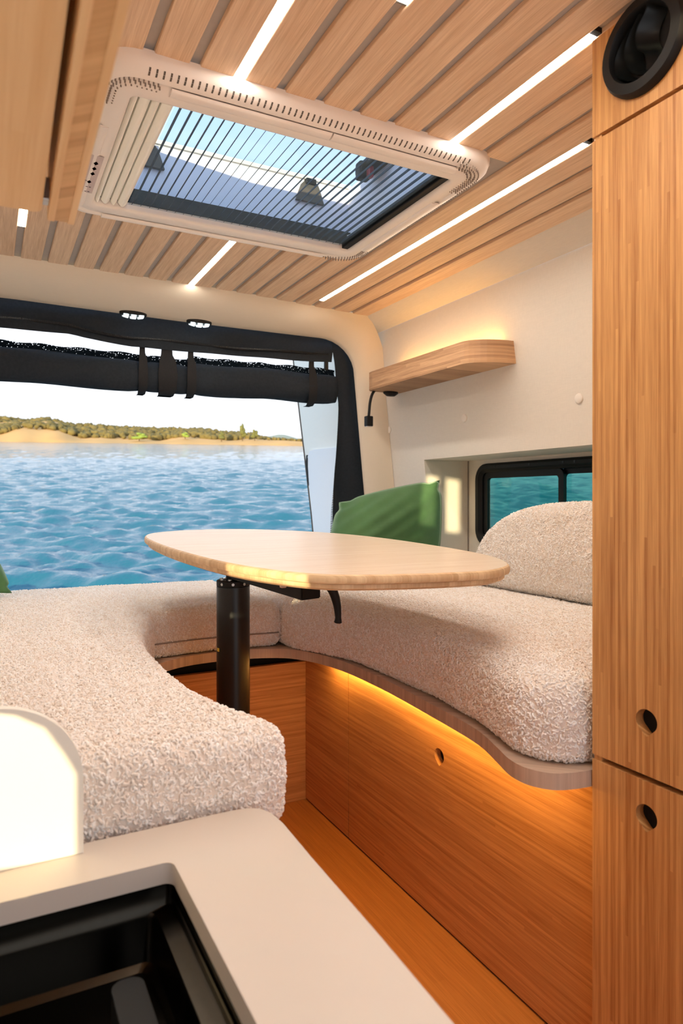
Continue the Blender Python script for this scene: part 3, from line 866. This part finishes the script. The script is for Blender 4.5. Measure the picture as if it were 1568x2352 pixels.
# ------------------------------------------------------------------ tall cupboard at the right
tc_ = thing('tall_cupboard', (1.3, .45, ZF), 'tall bamboo cupboard on the right with drop-shaped finger holes', 'cupboard')
Y1, Y0_ = .911, -.35
obj('carcass', BX((XR + .042, Y0_, ZF), (1.62, Y1 - .004, .848)), 'hole', tc_)
obj('side_panel', BX((XR + .004, Y1 - .018, ZF), (1.62, Y1, .852), .002), 'closet', tc_)
def drop(cy, cz, s, slope=1.):
    pts = []
    for a in np.linspace(-35, 215, 22): pts.append((cy + s * math.cos(R(a)), cz + s * .93 * math.sin(R(a)) + s * .15))
    pts += [(cy - s * .25, cz - s * .92), (cy, cz - s * 1.10), (cy + s * .25, cz - s * .92)]
    return pts
def front(nm, y0, z0, y1, z1, mat, parent, x, th=.019, hole_=None, bev=.003, cup=True):
    bm = NB(); holes_ = [hole_[::-1]] if hole_ else []
    extrude(bm, [(y0, z0), (y1, z0), (y1, z1), (y0, z1)], holes_, YZ, x, x + th)
    es = [e for e in bm.edges if abs(e.verts[0].co.x - x) < 1e-6 and abs(e.verts[1].co.x - x) < 1e-6 and len(e.link_faces) == 2 and e.calc_face_angle(0) > .5]
    bmesh.ops.bevel(bm, geom=es, offset=bev if not hole_ else bev * .6, segments=2, affect='EDGES')
    o = obj(nm, bm, mat, parent)
    if hole_ and cup:
        cy = sum(p[0] for p in hole_) / len(hole_); cz = sum(p[1] for p in hole_) / len(hole_)
        obj('dark_backing', BX((x + th + .0005, cy - .045, cz - .045), (x + th + .02, cy + .045, cz + .045)), 'hole', o)  # black block stands for the dark inside behind the hole
    return o
front('top_panel', Y0_, .672, Y1, .852, 'closet', tc_, XR, hole_=[(.796 + .066 * math.cos(a), .776 + .066 * math.sin(a)) for a in np.linspace(0, 2 * PI, 40, endpoint=False)], cup=False)
front('door', Y0_, -.472, Y1, .664, 'closet', tc_, XR, hole_=drop(.794, -.382, .0215))
front('door', Y0_, ZF + .01, Y1, -.482, 'closet', tc_, XR, hole_=drop(.794, -.545, .0215))
# round air vent
av = thing('air_vent', (XR, .796, .776), 'black round air vent at the top of the tall cupboard', 'air vent')
def ringx(r, x, n_=40): return [(x, .796 + r * math.cos(2 * PI * k / n_), .776 + r * math.sin(2 * PI * k / n_)) for k in range(n_)]
bm = NB(); loft(bm, [ringx(.0823, XR - .0005), ringx(.0823, XR - .008), ringx(.078, XR - .016), ringx(.062, XR - .018), ringx(.060, XR - .014), ringx(.058, XR + .012)])
obj('ring', bm, 'black', av, auto=35)
bm = NB(); loft(bm, [ringx(.0585, XR + .012), ringx(.04, XR + .0185), ringx(.001, XR + .019)], cap1=True)
obj('cup', bm, 'hole', av, smooth=True)
def vane(nm, pts, x0, x1, sh):
    bm = NB(); rows = []
    for y, z in spline(pts, 5):
        rows.append([(x0, y, z), ((x0 + x1) / 2, y - sh * .35, z), (x1, y - sh, z)])
    loft(bm, rows, closed=False); loft(bm, [[(x, y - .002, z) for x, y, z in r] for r in rows], closed=False)
    for k in (0, -1):
        pass
    obj(nm, bm, 'satin', av, smooth=True)
vane('louvre', [(.822, .818), (.842, .800), (.853, .780), (.853, .760), (.843, .742), (.825, .728)], XR - .008, XR + .010, .014)
vane('louvre', [(.800, .828), (.818, .808), (.829, .786), (.829, .764), (.819, .742), (.804, .726)], XR - .012, XR + .012, .018)
vane('grip_vane', [(.781, .831), (.784, .822), (.799, .805), (.804, .786), (.799, .766), (.786, .752), (.782, .736), (.782, .722)], XR - .016, XR + .014, .022)

# ------------------------------------------------------------------ bench: drawers, wavy board
bench = thing('bench', (.9, 1.6, ZF), 'U-shaped bamboo bench with wavy top board under the cushions', 'bench')
YG, YK = 1.931, 2.262
zt0 = -.545
front('drawer_front', YG + .002, ZF + .006, YK - .002, zt0, 'drawer', bench, XCAB, bev=.0015)
front('drawer_front', .925, ZF + .006, YG - .002, zt0, 'drawer', bench, XCAB, hole_=drop(1.437, -.661, .0205), bev=.0015)
obj('carcass', BX((XCAB + .021, .925, ZF), (1.84, 2.87, zt0 - .01)), 'hole', bench)
obj('toe_strip', BX((XCAB + .004, .925, ZF), (XCAB + .02, YK, ZF + .006)), 'hole', bench)
obj('rear_panel', BX((-.42, YK, ZF), (XCAB + .019, YK + .02, -.588), .001, 1), 'riser', bench)
obj('rear_carcass', BX((-.42, YK + .06, ZF), (XCAB + .019, 2.92, -.54)), 'hole', bench)
obj('left_panel', BX((.30, .97, ZF), (.32, YK, -.54)), 'riser', bench)
obj('left_carcass', BX((-.42, .97, ZF), (.298, YK, -.54)), 'hole', bench)
well = [(1.035, .912), (.995, .916), (.960, .922), (.928, .935), (.908, .960), (.899, .99), (.903, 1.03), (.922, 1.085), (.952, 1.18), (.967, 1.30), (.975, 1.40), (.987, 1.56), (.992, 1.70), (.989, 1.858), (.968, 1.99), (.935, 2.075), (.89, 2.135), (.80, 2.175), (.68, 2.190), (.57, 2.175), (.495, 2.135)]
well_l = [(.43, 2.08), (.385, 1.98), (.355, 1.85), (.338, 1.69), (.331, 1.55), (.331, 1.35), (.340, 1.22), (.352, 1.12), (.375, 1.05), (.392, 1.0), (.394, .962)]
edge = spline(well + well_l, 4)
bm = NB()
extrude(bm, edge + [(-.42, .962), (-.42, 2.92), (1.60, 2.92), (1.70, 2.87), (1.83, 2.87), (1.83, .912)], [], XY, ZB - .031, ZB)
bmesh.ops.bevel(bm, geom=[e for e in bm.edges if abs(e.verts[0].co.z - e.verts[1].co.z) < 1e-6 and len(e.link_faces) == 2 and e.calc_face_angle(0) > .5], offset=.006, segments=2, affect='EDGES')
obj('bench_top', bm, 'benchtop', bench, auto=40)
ul = thing('led_strip', (1.0, 1.6, ZB - .04), 'amber light strip glowing under the wavy bench board', 'light strip')
bm = NB()
g = [p for p in spline(well, 4) if .975 < p[1] < 2.04 and p[0] > .88]
loft(bm, [[(p[0] + .020 + dx, p[1], ZB - .0325 + dz) for dx, dz in ((0, 0), (0, -.005), (.008, -.005), (.008, 0))] for p in g], cap0=True, cap1=True)
obj('diffuser', bm, 'glow', ul)

# ------------------------------------------------------------------ cushions in cream boucle
lc = [(-.42, .972), (.10, .972), (.24, .968), (.33, .964), (.378, .966), (.405, .980), (.413, 1.010), (.405, 1.045), (.390, 1.085), (.372, 1.13), (.359, 1.19), (.350, 1.26), (.345, 1.34), (.343, 1.44), (.344, 1.56), (.349, 1.69), (.366, 1.85), (.403, 1.98), (.438, 2.06), (.446, 2.11), (.452, 2.155)]
lc_o = lc[:4] + spline(lc[3:], 5)[1:] + [(.468, 2.174), (.50, 2.180), (.60, 2.194), (.70, 2.195), (.80, 2.190), (.892, 2.180), (.892, 2.92), (-.42, 2.92)]
def boucle(nm, bm, lab, cat, key, grp=None):
    o = obj(nm, bm, 'base_f', smooth=True)
    props(o, lab, cat, grp); pile(o, key); return o
G_ = 'boucle seat cushions of the bench'
lq = boucle('seat_cushion', cushion(lc_o, ZB + .006, ZT, .036), 'large L-shaped cream boucle mattress ending at the worktop and behind the post', 'cushion', 'near', G_)
rc = spline([(1.16, .926), (1.06, .926), (1.005, .934), (.966, .952), (.934, .992), (.925, 1.045), (.940, 1.105), (.966, 1.20), (.985, 1.32), (.997, 1.42), (1.006, 1.627), (.998, 1.80), (.985, 1.90), (.955, 1.99), (.920, 2.08), (.903, 2.16)], 4) + [(.900, 2.92), (1.60, 2.92), (1.70, 2.865), (1.80, 2.865), (1.79, .926)]
boucle('seat_cushion', cushion(rc, ZB + .004, -.345, .045, dome=.016), 'cream boucle mattress with wavy front edge beside the tall cupboard', 'cushion', 'far', G_)
obj('piping', tube(NB(), [(x, y - .0065, ZB + .0495) for x, y in spline([(.462, 2.172), (.50, 2.1805), (.60, 2.194), (.70, 2.195), (.80, 2.190), (.890, 2.181)], 4)], .0026, 6), 'seam', lq, smooth=True)
bol = [(2.095, -.330), (2.115, -.25), (2.095, -.195), (2.04, -.125), (1.96, -.072), (1.87, -.040), (1.75, -.020), (1.57, -.012), (1.2, -.012), (.96, -.012), (.95, -.330)]
boucle('backrest_cushion', cushion(spline(bol[:8], 4) + bol[8:], -1.80, -1.655, .055, lambda u, v, d: (-d, u, v), .004, .05, .02), 'rounded cream boucle backrest cushion standing in front of the side window', 'cushion', 'far')

# ------------------------------------------------------------------ green velvet pillows
def pillow(nm, TL, TR, BR, BL, th, lab):
    N = 30; TL, TR, BR, BL = map(Vector, (TL, TR, BR, BL))
    nrm = (TR - BL).cross(TL - BR).normalized()
    cen = (TL + TR + BR + BL) / 4
    sides = []
    for sgn in (1, -1):
        g_ = []
        for j in range(N + 1):
            row = []
            for i in range(N + 1):
                u, v = i / N, j / N
                # pinch the seams between the ears
                uu = u + (.5 - u) * .13 * (1 - (2 * v - 1) ** 4) * 0 - (.5 - u) * 0
                p = TL * (1 - u) * (1 - v) + TR * u * (1 - v) + BR * u * v + BL * (1 - u) * v
                def eo(t): return .040 * (1 - (2 * t - 1) ** 2) - .030 * (math.exp(-((t - .10) / .06) ** 2) + math.exp(-((t - .90) / .06) ** 2))
                pin = eo(v) * abs(2 * u - 1) ** 3 + eo(u) * abs(2 * v - 1) ** 3
                p = p - (cen - p) * pin * 1.6
                b_ = (max(0, 1 - (2 * u - 1) ** 2) ** .8) * (max(0, 1 - (2 * v - 1) ** 2) ** .8)
                wr = .16 * math.sin(u * 14 + v * 9) * math.sin(v * 11 - u * 5) * (1 - b_) + .05 * math.sin(u * 23 + v * 31) + .16 * math.sin(9 * math.atan2(v + .05, 1.05 - u)) * math.exp(-(((1 - u) ** 2 + v ** 2) / .12))
                row.append(p + nrm * sgn * th * b_ * (1 + wr) * .5)
            g_.append(row)
        sides.append(g_)
    bm = NB()
    for g_ in sides: loft(bm, g_, closed=False)
    bmesh.ops.remove_doubles(bm, verts=bm.verts, dist=.0004)
    o = obj(nm, bm, 'velvet', smooth=True); props(o, lab, 'pillow', 'green velvet pillows')
    return o
pillow('pillow', (1.330, 2.58, -.012), (1.768, 2.46, .086), (1.71, 2.40, -.285), (1.21, 2.44, -.295), .24, 'dark green velvet pillow leaning in the rear corner behind the table')
pillow('pillow', (-.36, 2.82, -.03), (-.015, 2.80, -.13), (.084, 2.70, -.335), (-.34, 2.74, -.335), .15, 'green velvet pillow tip at the far end of the left mattress')

# ------------------------------------------------------------------ table
tbl = thing('table', (.61, 1.83, ZF), 'rounded triangular bamboo table on a black post in the bench well', 'table')
KT, Z0T = .032, -.147
def tilt(x, y, z): return (x, y, z + Z0T + KT * (y - 1.2))
top_o = [(.439, 2.178), (.491, 2.306), (.615, 2.391), (.78, 2.409), (.895, 2.354), (1.014, 2.232), (1.101, 2.064), (1.146, 1.853), (1.155, 1.625), (1.143, 1.417), (1.11, 1.294), (1.058, 1.203), (1.01, 1.160), (.926, 1.125), (.8, 1.132), (.67, 1.160), (.598, 1.190), (.558, 1.229), (.525, 1.283), (.485, 1.38), (.453, 1.526), (.430, 1.76), (.425, 1.994)]
tp = spline(top_o, 4, True)
if area2(tp) < 0: tp = tp[::-1]
bm = NB()
vr = loft(bm, [[tilt(x, y, z) for x, y in inset(tp, d)] for d, z in ((.010, -.020), (.002, -.018), (0, -.015), (0, -.006), (.002, -.002), (.006, 0))], cap0=True)
tedge = obj('tabletop_edge', bm, 'tedge', tbl, auto=35)
bm = NB(); loft(bm, [[tilt(x, y, z) for x, y in inset(tp, .006)] for z in (-.001, .0003)], cap0=True, cap1=True)
obj('tabletop', bm, 'table', tbl)
bm = NB(); loft(bm, [[tilt(x, y, z) for x, y in inset(tp, d)] for d, z in ((.012, -.0205), (.012, -.029), (.017, -.033))], cap0=True, cap1=True)
obj('under_board', bm, 'tedge', tbl, auto=35)
PX, PY = .612, 1.83
zp = -.224
def ringz(r, z, n_=36): return [(PX + r * math.cos(2 * PI * k / n_), PY + r * math.sin(2 * PI * k / n_), z) for k in range(n_)]
bm = NB(); loft(bm, [ringz(.046, ZF), ringz(.046, zp - .018)], cap0=True, cap1=True)
obj('post', bm, 'satin', tbl, auto=40)
bm = NB(); loft(bm, [ringz(.0455, zp - .017), ringz(.046, zp - .015), ringz(.046, zp - .002), ringz(.044, zp)], cap0=True, cap1=True)
pc = obj('post_collar', bm, 'black', tbl, auto=40)
for k in range(8):
    a = k * PI / 4 + .2
    obj('screw', tube(NB(), [(PX + .034 * math.cos(a), PY + .034 * math.sin(a), zp), (PX + .034 * math.cos(a), PY + .034 * math.sin(a), zp + .004)], .0055, 8), 'steel', pc)
for a in (-1.9, -1.2, -.5, -2.6):
    obj('screw', tube(NB(), [(PX + .0455 * math.cos(a), PY + .0455 * math.sin(a), zp - .009), (PX + .048 * math.cos(a), PY + .048 * math.sin(a), zp - .009)], .004, 8), 'steel', pc)
zu = Z0T + KT * (PY - 1.2) - .033
bm = NB(); loft(bm, [ringz(.020, zp), ringz(.020, zu)], cap0=True, cap1=True)
obj('neck', bm, 'black', tbl, auto=40)
bm = NB(); loft(bm, [ringz(.118 * 0 + .11, ZF + .001), ringz(.11, ZF + .006), ringz(.06, ZF + .012)], cap0=True, cap1=True)
obj('floor_plate', bm, 'black', tbl, auto=40)
obj('sticker', BX((PX - .047, PY - .014, -.418), (PX - .0445, PY - .002, -.409)), 'yellow', tbl)
# swivel bracket beam and its lever
a = Vector((PX + .01, PY - .02, 0)); b_ = Vector((.706, 1.515, 0))
d = (b_ - a).normalized(); s = Vector((-d.y, d.x, 0)) * .031
bm = NB(); rings = []
for p, h in ((a, .056), (b_, .074)):
    zt_b = Z0T + KT * (p.y - 1.2) - .034
    rings.append([p + s + Vector((0, 0, zt_b)), p - s + Vector((0, 0, zt_b)), p - s + Vector((0, 0, zt_b - h)), p + s + Vector((0, 0, zt_b - h))])
loft(bm, rings, cap0=True, cap1=True)
bmesh.ops.bevel(bm, geom=list(bm.edges), offset=.003, segments=2, affect='EDGES')
br = obj('swivel_bracket', bm, 'black', tbl)
zl_ = Z0T + KT * (1.5 - 1.2) - .034
obj('clip', BX((.640, 1.548, zl_ - .046), (.655, 1.562, zl_ - .012), .003), 'clip', tbl)
bm = NB()
lp = [(.708, 1.535, zl_ - .034), (.735, 1.515, zl_ - .036), (.752, 1.505, zl_ - .044), (.762, 1.50, zl_ - .066), (.768, 1.498, zl_ - .092), (.770, 1.497, zl_ - .120), (.769, 1.497, zl_ - .134)]
tube(bm, spline(lp, 4), [.006] * 4 + list(np.interp(range(21), [0, 4, 10, 16, 19, 20], [.008, .0125, .0105, .0075, .010, .007])), 10)
obj('lever', bm, 'black', tbl, smooth=True)

# ------------------------------------------------------------------ wall shelf with glow, reading light
xf = 1.578
sh = thing('wall_shelf', (1.67, 2.37, .506), 'chunky bamboo wall shelf with rounded corner, lit from behind', 'shelf')
ysh0, ysh1 = 1.955, 2.775
prof = [(1.752, ysh0)]
for a in np.linspace(0, PI / 2, 10): prof.append((xf + .165 - .165 * math.sin(a), ysh0 + .004 + .105 * (1 - math.cos(a))))
prof += [(xf, ysh1 - .05), (xf + .004, ysh1 - .015), (xf + .02, ysh1), (1.752, ysh1)]
bm = NB(); extrude(bm, prof, [], XY, .506, .590)
bmesh.ops.bevel(bm, geom=[e for e in bm.edges if abs(e.verts[0].co.z - e.verts[1].co.z) < 1e-6 and len(e.link_faces) == 2 and e.calc_face_angle(0) > .5], offset=.002, segments=1, affect='EDGES')
obj('board', bm, 'shelf', sh)
gl = thing('led_strip', (1.725, 2.36, .592), 'amber light strip glowing above the wall shelf', 'light strip')
obj('diffuser', BX((1.700, 2.02, .5905), (1.712, 2.72, .596)), 'shelfglow', gl)
rl = thing('reading_light', (1.60, 2.79, .50), 'small black gooseneck reading light under the wall shelf end', 'reading light')
gp = spline([(1.628, 2.77, .520), (1.606, 2.76, .503), (1.590, 2.752, .480), (1.581, 2.75, .450), (1.577, 2.75, .415), (1.574, 2.75, .386)], 4)
obj('gooseneck', tube(NB(), gp, .0065, 10), 'black', rl, smooth=True)
obj('lamp_head', BX((1.557, 2.735, .338), (1.590, 2.765, .386), .004), 'black', rl)
obj('lens', BX((1.560, 2.738, .3365), (1.587, 2.762, .339)), 'steel', rl)
pk = thing('cable_plug', (1.69, 2.74, .50), 'small black plug under the wall shelf beside the pillar', 'plug')
bm = NB()
loft(bm, [[(1.69 + .038 * s * math.cos(a), 2.745 + .026 * s * math.sin(a), z) for a in np.linspace(0, 2 * PI, 18, endpoint=False)] for s, z in ((1, .5055), (1, .498), (.55, .486))], cap0=True, cap1=True)
obj('plug_body', bm, 'black', pk, auto=40)

# ------------------------------------------------------------------ kitchen unit: worktop, sink, splash panel
kc_ = thing('kitchen_unit', (-.05, .2, ZF), 'low kitchen base unit under the cream worktop', 'kitchen unit')
ply = [(-.44, -.39), (.335, -.39), (.335, .90), (-.44, .90)]
bm = NB(); extrude(bm, ply, [[(-.39, .10), (-.39, .875), (.225, .875), (.225, .10)]], XY, ZF + .06, ZW - .026)
obj('carcass', bm, 'drawer', kc_)
obj('plinth', BX((-.43, -.39, ZF), (.30, .88, ZF + .059)), 'black', kc_)
wo = [(-.445, -.39), (.352, -.39), (.3535, .40), (.360, .60), (.363, .78), (.366, .880), (.363, .915), (.354, .936), (.338, .946), (.315, .949), (-.445, .943)]
sk_o = rrect(-.36, .12, .206, .851, .012)
bm = NB(); extrude(bm, wo, [sk_o[::-1]], XY, ZW - .026, ZW)
bmesh.ops.bevel(bm, geom=[e for e in bm.edges if abs(e.verts[0].co.z - ZW) < 1e-6 and abs(e.verts[1].co.z - ZW) < 1e-6 and len(e.link_faces) == 2 and e.calc_face_angle(0) > .5], offset=.0035, segments=3, affect='EDGES')
o = obj('worktop', bm, 'counter', auto=40); props(o, 'cream solid worktop with rounded corner around the black sink', 'worktop')
snk = thing('sink', (-.08, .48, -.58), 'black undermount sink with inner ledge in the cream worktop', 'sink')
bm = NB()
zk = ZW - .026
def sr(x0, x1, y0, y1, z, r=.012): return [(x, y, z) for x, y in rrect(x0, y0, x1, y1, r)]
loft(bm, [sr(-.375, .221, .105, .866, zk - .001), sr(-.362, .208, .118, .853, zk - .001), sr(-.362, .208, .118, .853, -.503), sr(-.362, .1845, .118, .851, -.507, .010), sr(-.362, .1825, .118, .850, -.512, .010), sr(-.360, .181, .120, .846, -.562, .014), sr(-.352, .174, .128, .838, -.568, .014)], cap1=True)
loft(bm, [sr(-.376, .222, .104, .867, zk - .003), sr(-.366, .212, .114, .857, -.575)], cap1=True)
obj('basin', bm, 'sink', snk, auto=30)
bm = NB(); extrude(bm, rrect(.118, .30, .152, .768, .014), [], XY, -.567, -.522)
bmesh.ops.bevel(bm, geom=[e for e in bm.edges if abs(e.verts[0].co.z + .522) < 1e-6 and abs(e.verts[1].co.z + .522) < 1e-6 and len(e.link_faces) == 2 and e.calc_face_angle(0) > .5], offset=.006, segments=3, affect='EDGES')
obj('raised_rib', bm, 'black', snk, auto=40)
obj('ledge_lip', BX((.2045, .125, -.503), (.2075, .845, -.492), .001, 1), 'sink', snk)
bm = NB()
pp = [(-.44, ZW + .0005), (.110, ZW + .0005), (.110, ZW + .09)] + [(.110 - .103 + .103 * math.cos(t), ZW + .094 + .103 * math.sin(t)) for t in np.linspace(0, PI / 2, 14)] + [(-.44, ZW + .197)]
extrude(bm, pp, [], XZ, .922, .936)
bmesh.ops.bevel(bm, geom=[e for e in bm.edges if abs(e.verts[0].co.y - e.verts[1].co.y) < 1e-6 and len(e.link_faces) == 2 and e.calc_face_angle(0) > .5], offset=.004, segments=2, affect='EDGES')
o = obj('splash_panel', bm, 'panelw', auto=40); props(o, 'white splash panel with rounded top corner at the worktop end', 'splash panel')

# ------------------------------------------------------------------ lake, far shore, trees (the ground outside is tilted against the van)
def ray(u, v):
    a_ = (u - 784) / 1568; return Vector((math.sin(YAW) + a_ * math.cos(YAW), math.cos(YAW) - a_ * math.sin(YAW), -(v - 1147) / 1568))
n_l = ray(690, 1012).cross(ray(0, 1001)).normalized()
if n_l.z < 0: n_l = -n_l
e2 = (Vector((0, 1, 0)) - n_l * n_l.y).normalized(); e1 = e2.cross(n_l)
HW = 2.6
def LK(az, d, h):
    t = R(az); return e1 * (d * math.sin(t)) + e2 * (d * math.cos(t)) + n_l * (h - HW)
rng = np.random.default_rng(7)
AZ = np.linspace(-50, 100, 560); DD = np.concatenate([np.geomspace(3.2, 90, 420), np.geomspace(92, 460, 70)])
A, D = np.meshgrid(np.radians(AZ), DD)
X_, Y_ = D * np.sin(A), D * np.cos(A)
H = np.zeros_like(X_)
for k in range(60):
    lam = float(np.exp(rng.uniform(math.log(.33), math.log(2.3)))); th = R(rng.normal(70, 34))
    kx, ky = 2 * PI / lam * math.cos(th), 2 * PI / lam * math.sin(th)
    amp = .0105 * lam ** .95
    fade = np.clip(1 - D / (lam * 130), 0, 1)
    ph = kx * X_ + ky * Y_ + rng.uniform(0, 6.28)
    H += amp * fade * (np.sin(ph) + .35 * np.sin(2 * ph + 1.2))
E1, E2, NL = (np.array(q) for q in (e1, e2, n_l))
P = X_[..., None] * E1 + Y_[..., None] * E2 + (H - HW)[..., None] * NL
nr, nc = X_.shape
idx = np.arange(nr * nc).reshape(nr, nc)
F = np.stack([idx[:-1, :-1], idx[:-1, 1:], idx[1:, 1:], idx[1:, :-1]], -1).reshape(-1, 4)
me = bpy.data.meshes.new('lake')
me.vertices.add(nr * nc); me.vertices.foreach_set('co', P.reshape(-1).astype(np.float32))
me.loops.add(F.size); me.loops.foreach_set('vertex_index', F.reshape(-1).astype(np.int32))
me.polygons.add(len(F)); me.polygons.foreach_set('loop_start', np.arange(0, F.size, 4, dtype=np.int32))
me.polygons.foreach_set('use_smooth', np.ones(len(F), bool))
me.update(calc_edges=True); me.validate()
me.materials.append(M['water'])
lake = bpy.data.objects.new('lake', me); COL.objects.link(lake); lake['kind'] = 'structure'

RS = 340.
def az_of(u): return 27.5 + math.degrees(math.atan((u - 784) / 1568))
def hgt(dv, dist): return dv / 1568 * dist * 1.12
# bank height and tree-top height above the shore, by bearing
TOPU = [(-300, 54), (0, 55), (69, 47), (110, 54), (161, 42), (202, 41), (252, 36), (321, 33), (390, 33), (436, 32), (464, 34), (528, 26), (588, 22), (606, 19), (640, 10), (690, 8), (760, 6), (1400, 10)]
BNKU = [(-300, 10), (0, 9), (69, 23), (100, 22), (138, 19), (184, 7), (294, 5), (380, 5), (436, 13), (470, 10), (505, 6), (560, 9), (640, 11), (690, 9), (1400, 7)]
azs = np.linspace(-40, 80, 240)
tA = [az_of(u) for u, _ in TOPU]; bA = [az_of(u) for u, _ in BNKU]
topH = lambda a_: hgt(float(np.interp(a_, tA, [q for _, q in TOPU])), RS + 40)
bnkH = lambda a_: hgt(float(np.interp(a_, bA, [q for _, q in BNKU])), RS)
bm = NB(); rings = []
for dd, fb, ft in ((-3, -.3, 0), (0, .15, 0), (4, .35, 0), (14, .9, 0), (24, 1.0, .1), (45, 1.0, .55), (70, 1, .72), (110, 1, .6)):
    rings.append([LK(a_, RS + dd + 3 * math.sin(a_ * 2.1), max(-.5, bnkH(a_) * fb * (1 - ft) + topH(a_) * ft)) for a_ in azs])
loft(bm, rings, closed=False)
struct('hill', bm, 'sand', smooth=True)
bm = NB(); rings = []
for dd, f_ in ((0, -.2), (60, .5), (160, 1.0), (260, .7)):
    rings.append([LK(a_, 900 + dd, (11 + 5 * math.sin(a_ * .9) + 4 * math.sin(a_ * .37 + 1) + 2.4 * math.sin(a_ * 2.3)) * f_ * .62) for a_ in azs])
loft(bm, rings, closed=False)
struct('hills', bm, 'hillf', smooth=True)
ico = NB(); bmesh.ops.create_icosphere(ico, subdivisions=2, radius=1)
ICV = [v.co.copy() for v in ico.verts]; ICF = [[v.index for v in f.verts] for f in ico.faces]; ico.free()
def blob(bm, c, rx, rz, seed):
    r_ = random.Random(seed); ph = [r_.uniform(0, 6) for _ in range(6)]
    vv = []
    for v in ICV:
        k = 1 + .22 * math.sin(v.x * 4 + ph[0]) * math.sin(v.y * 4 + ph[1]) + .18 * math.sin(v.z * 6 + ph[2] + v.x * 5)
        vv.append(bm.verts.new(c + e1 * (v.x * rx * k) + e2 * (v.y * rx * k) + n_l * (v.z * rz * k)))
    for f in ICF: bm.faces.new([vv[i] for i in f])
bm = NB()
for i in range(2600):
    a_ = random.uniform(-8, 42); dd = random.uniform(22, 80); t = (dd - 22) / 58
    base = bnkH(a_) * (1 - min(1, t * 1.6)) + topH(a_) * min(.74, .1 + t * .9)
    rz = random.uniform(.9, 2.0) * (1.0 if topH(a_) > 6 else .55)
    if t < .2 and random.random() < .55 and bnkH(a_) > 3: continue
    blob(bm, LK(a_, RS + dd, base + rz * .35), rz * random.uniform(.9, 1.5), rz, i)
o = obj('forest', bm, 'leaf', smooth=True); props(o, 'olive green woodland covering the far shore hills', 'forest', None, 'stuff')
def far_tree(u, dd, h, w, mat, lab, trunk=True):
    a_ = az_of(u); b0 = bnkH(a_) * .9
    base = LK(a_, RS + dd, b0)
    t = thing('tree', base, lab, 'tree', 'single trees on the far shore')
    bm = NB()
    for k in range(5):
        blob(bm, base + e1 * random.uniform(-.35, .35) * w + n_l * (h * (.45 + .13 * k)), w * random.uniform(.42, .6) * (1.05 - .12 * k), h * .2, k + int(u))
    obj('crown', bm, mat, t, smooth=True)
    obj('trunk', tube(NB(), [base, base + n_l * h * .6], [.25, .15], 6), 'trunk', t)
far_tree(558, 14, 7.6, 2.4, 'leafd', 'tall slender tree rising above the far woodland near the open door')
far_tree(322, 8, 3.6, 4.6, 'leafg', 'bright yellow-green bush tree on the far shore, the broadest one')
far_tree(427, 10, 2.8, 3.0, 'leafg', 'bright yellow-green bush beside the bare sandy bank')
far_tree(586, 12, 5.0, 2.6, 'leafd', 'dark rounded tree at the end of the woodland by the open door')
far_tree(510, 12, 4.6, 2.6, 'leafd', 'dark rounded tree on the far shore right of the bare bank')
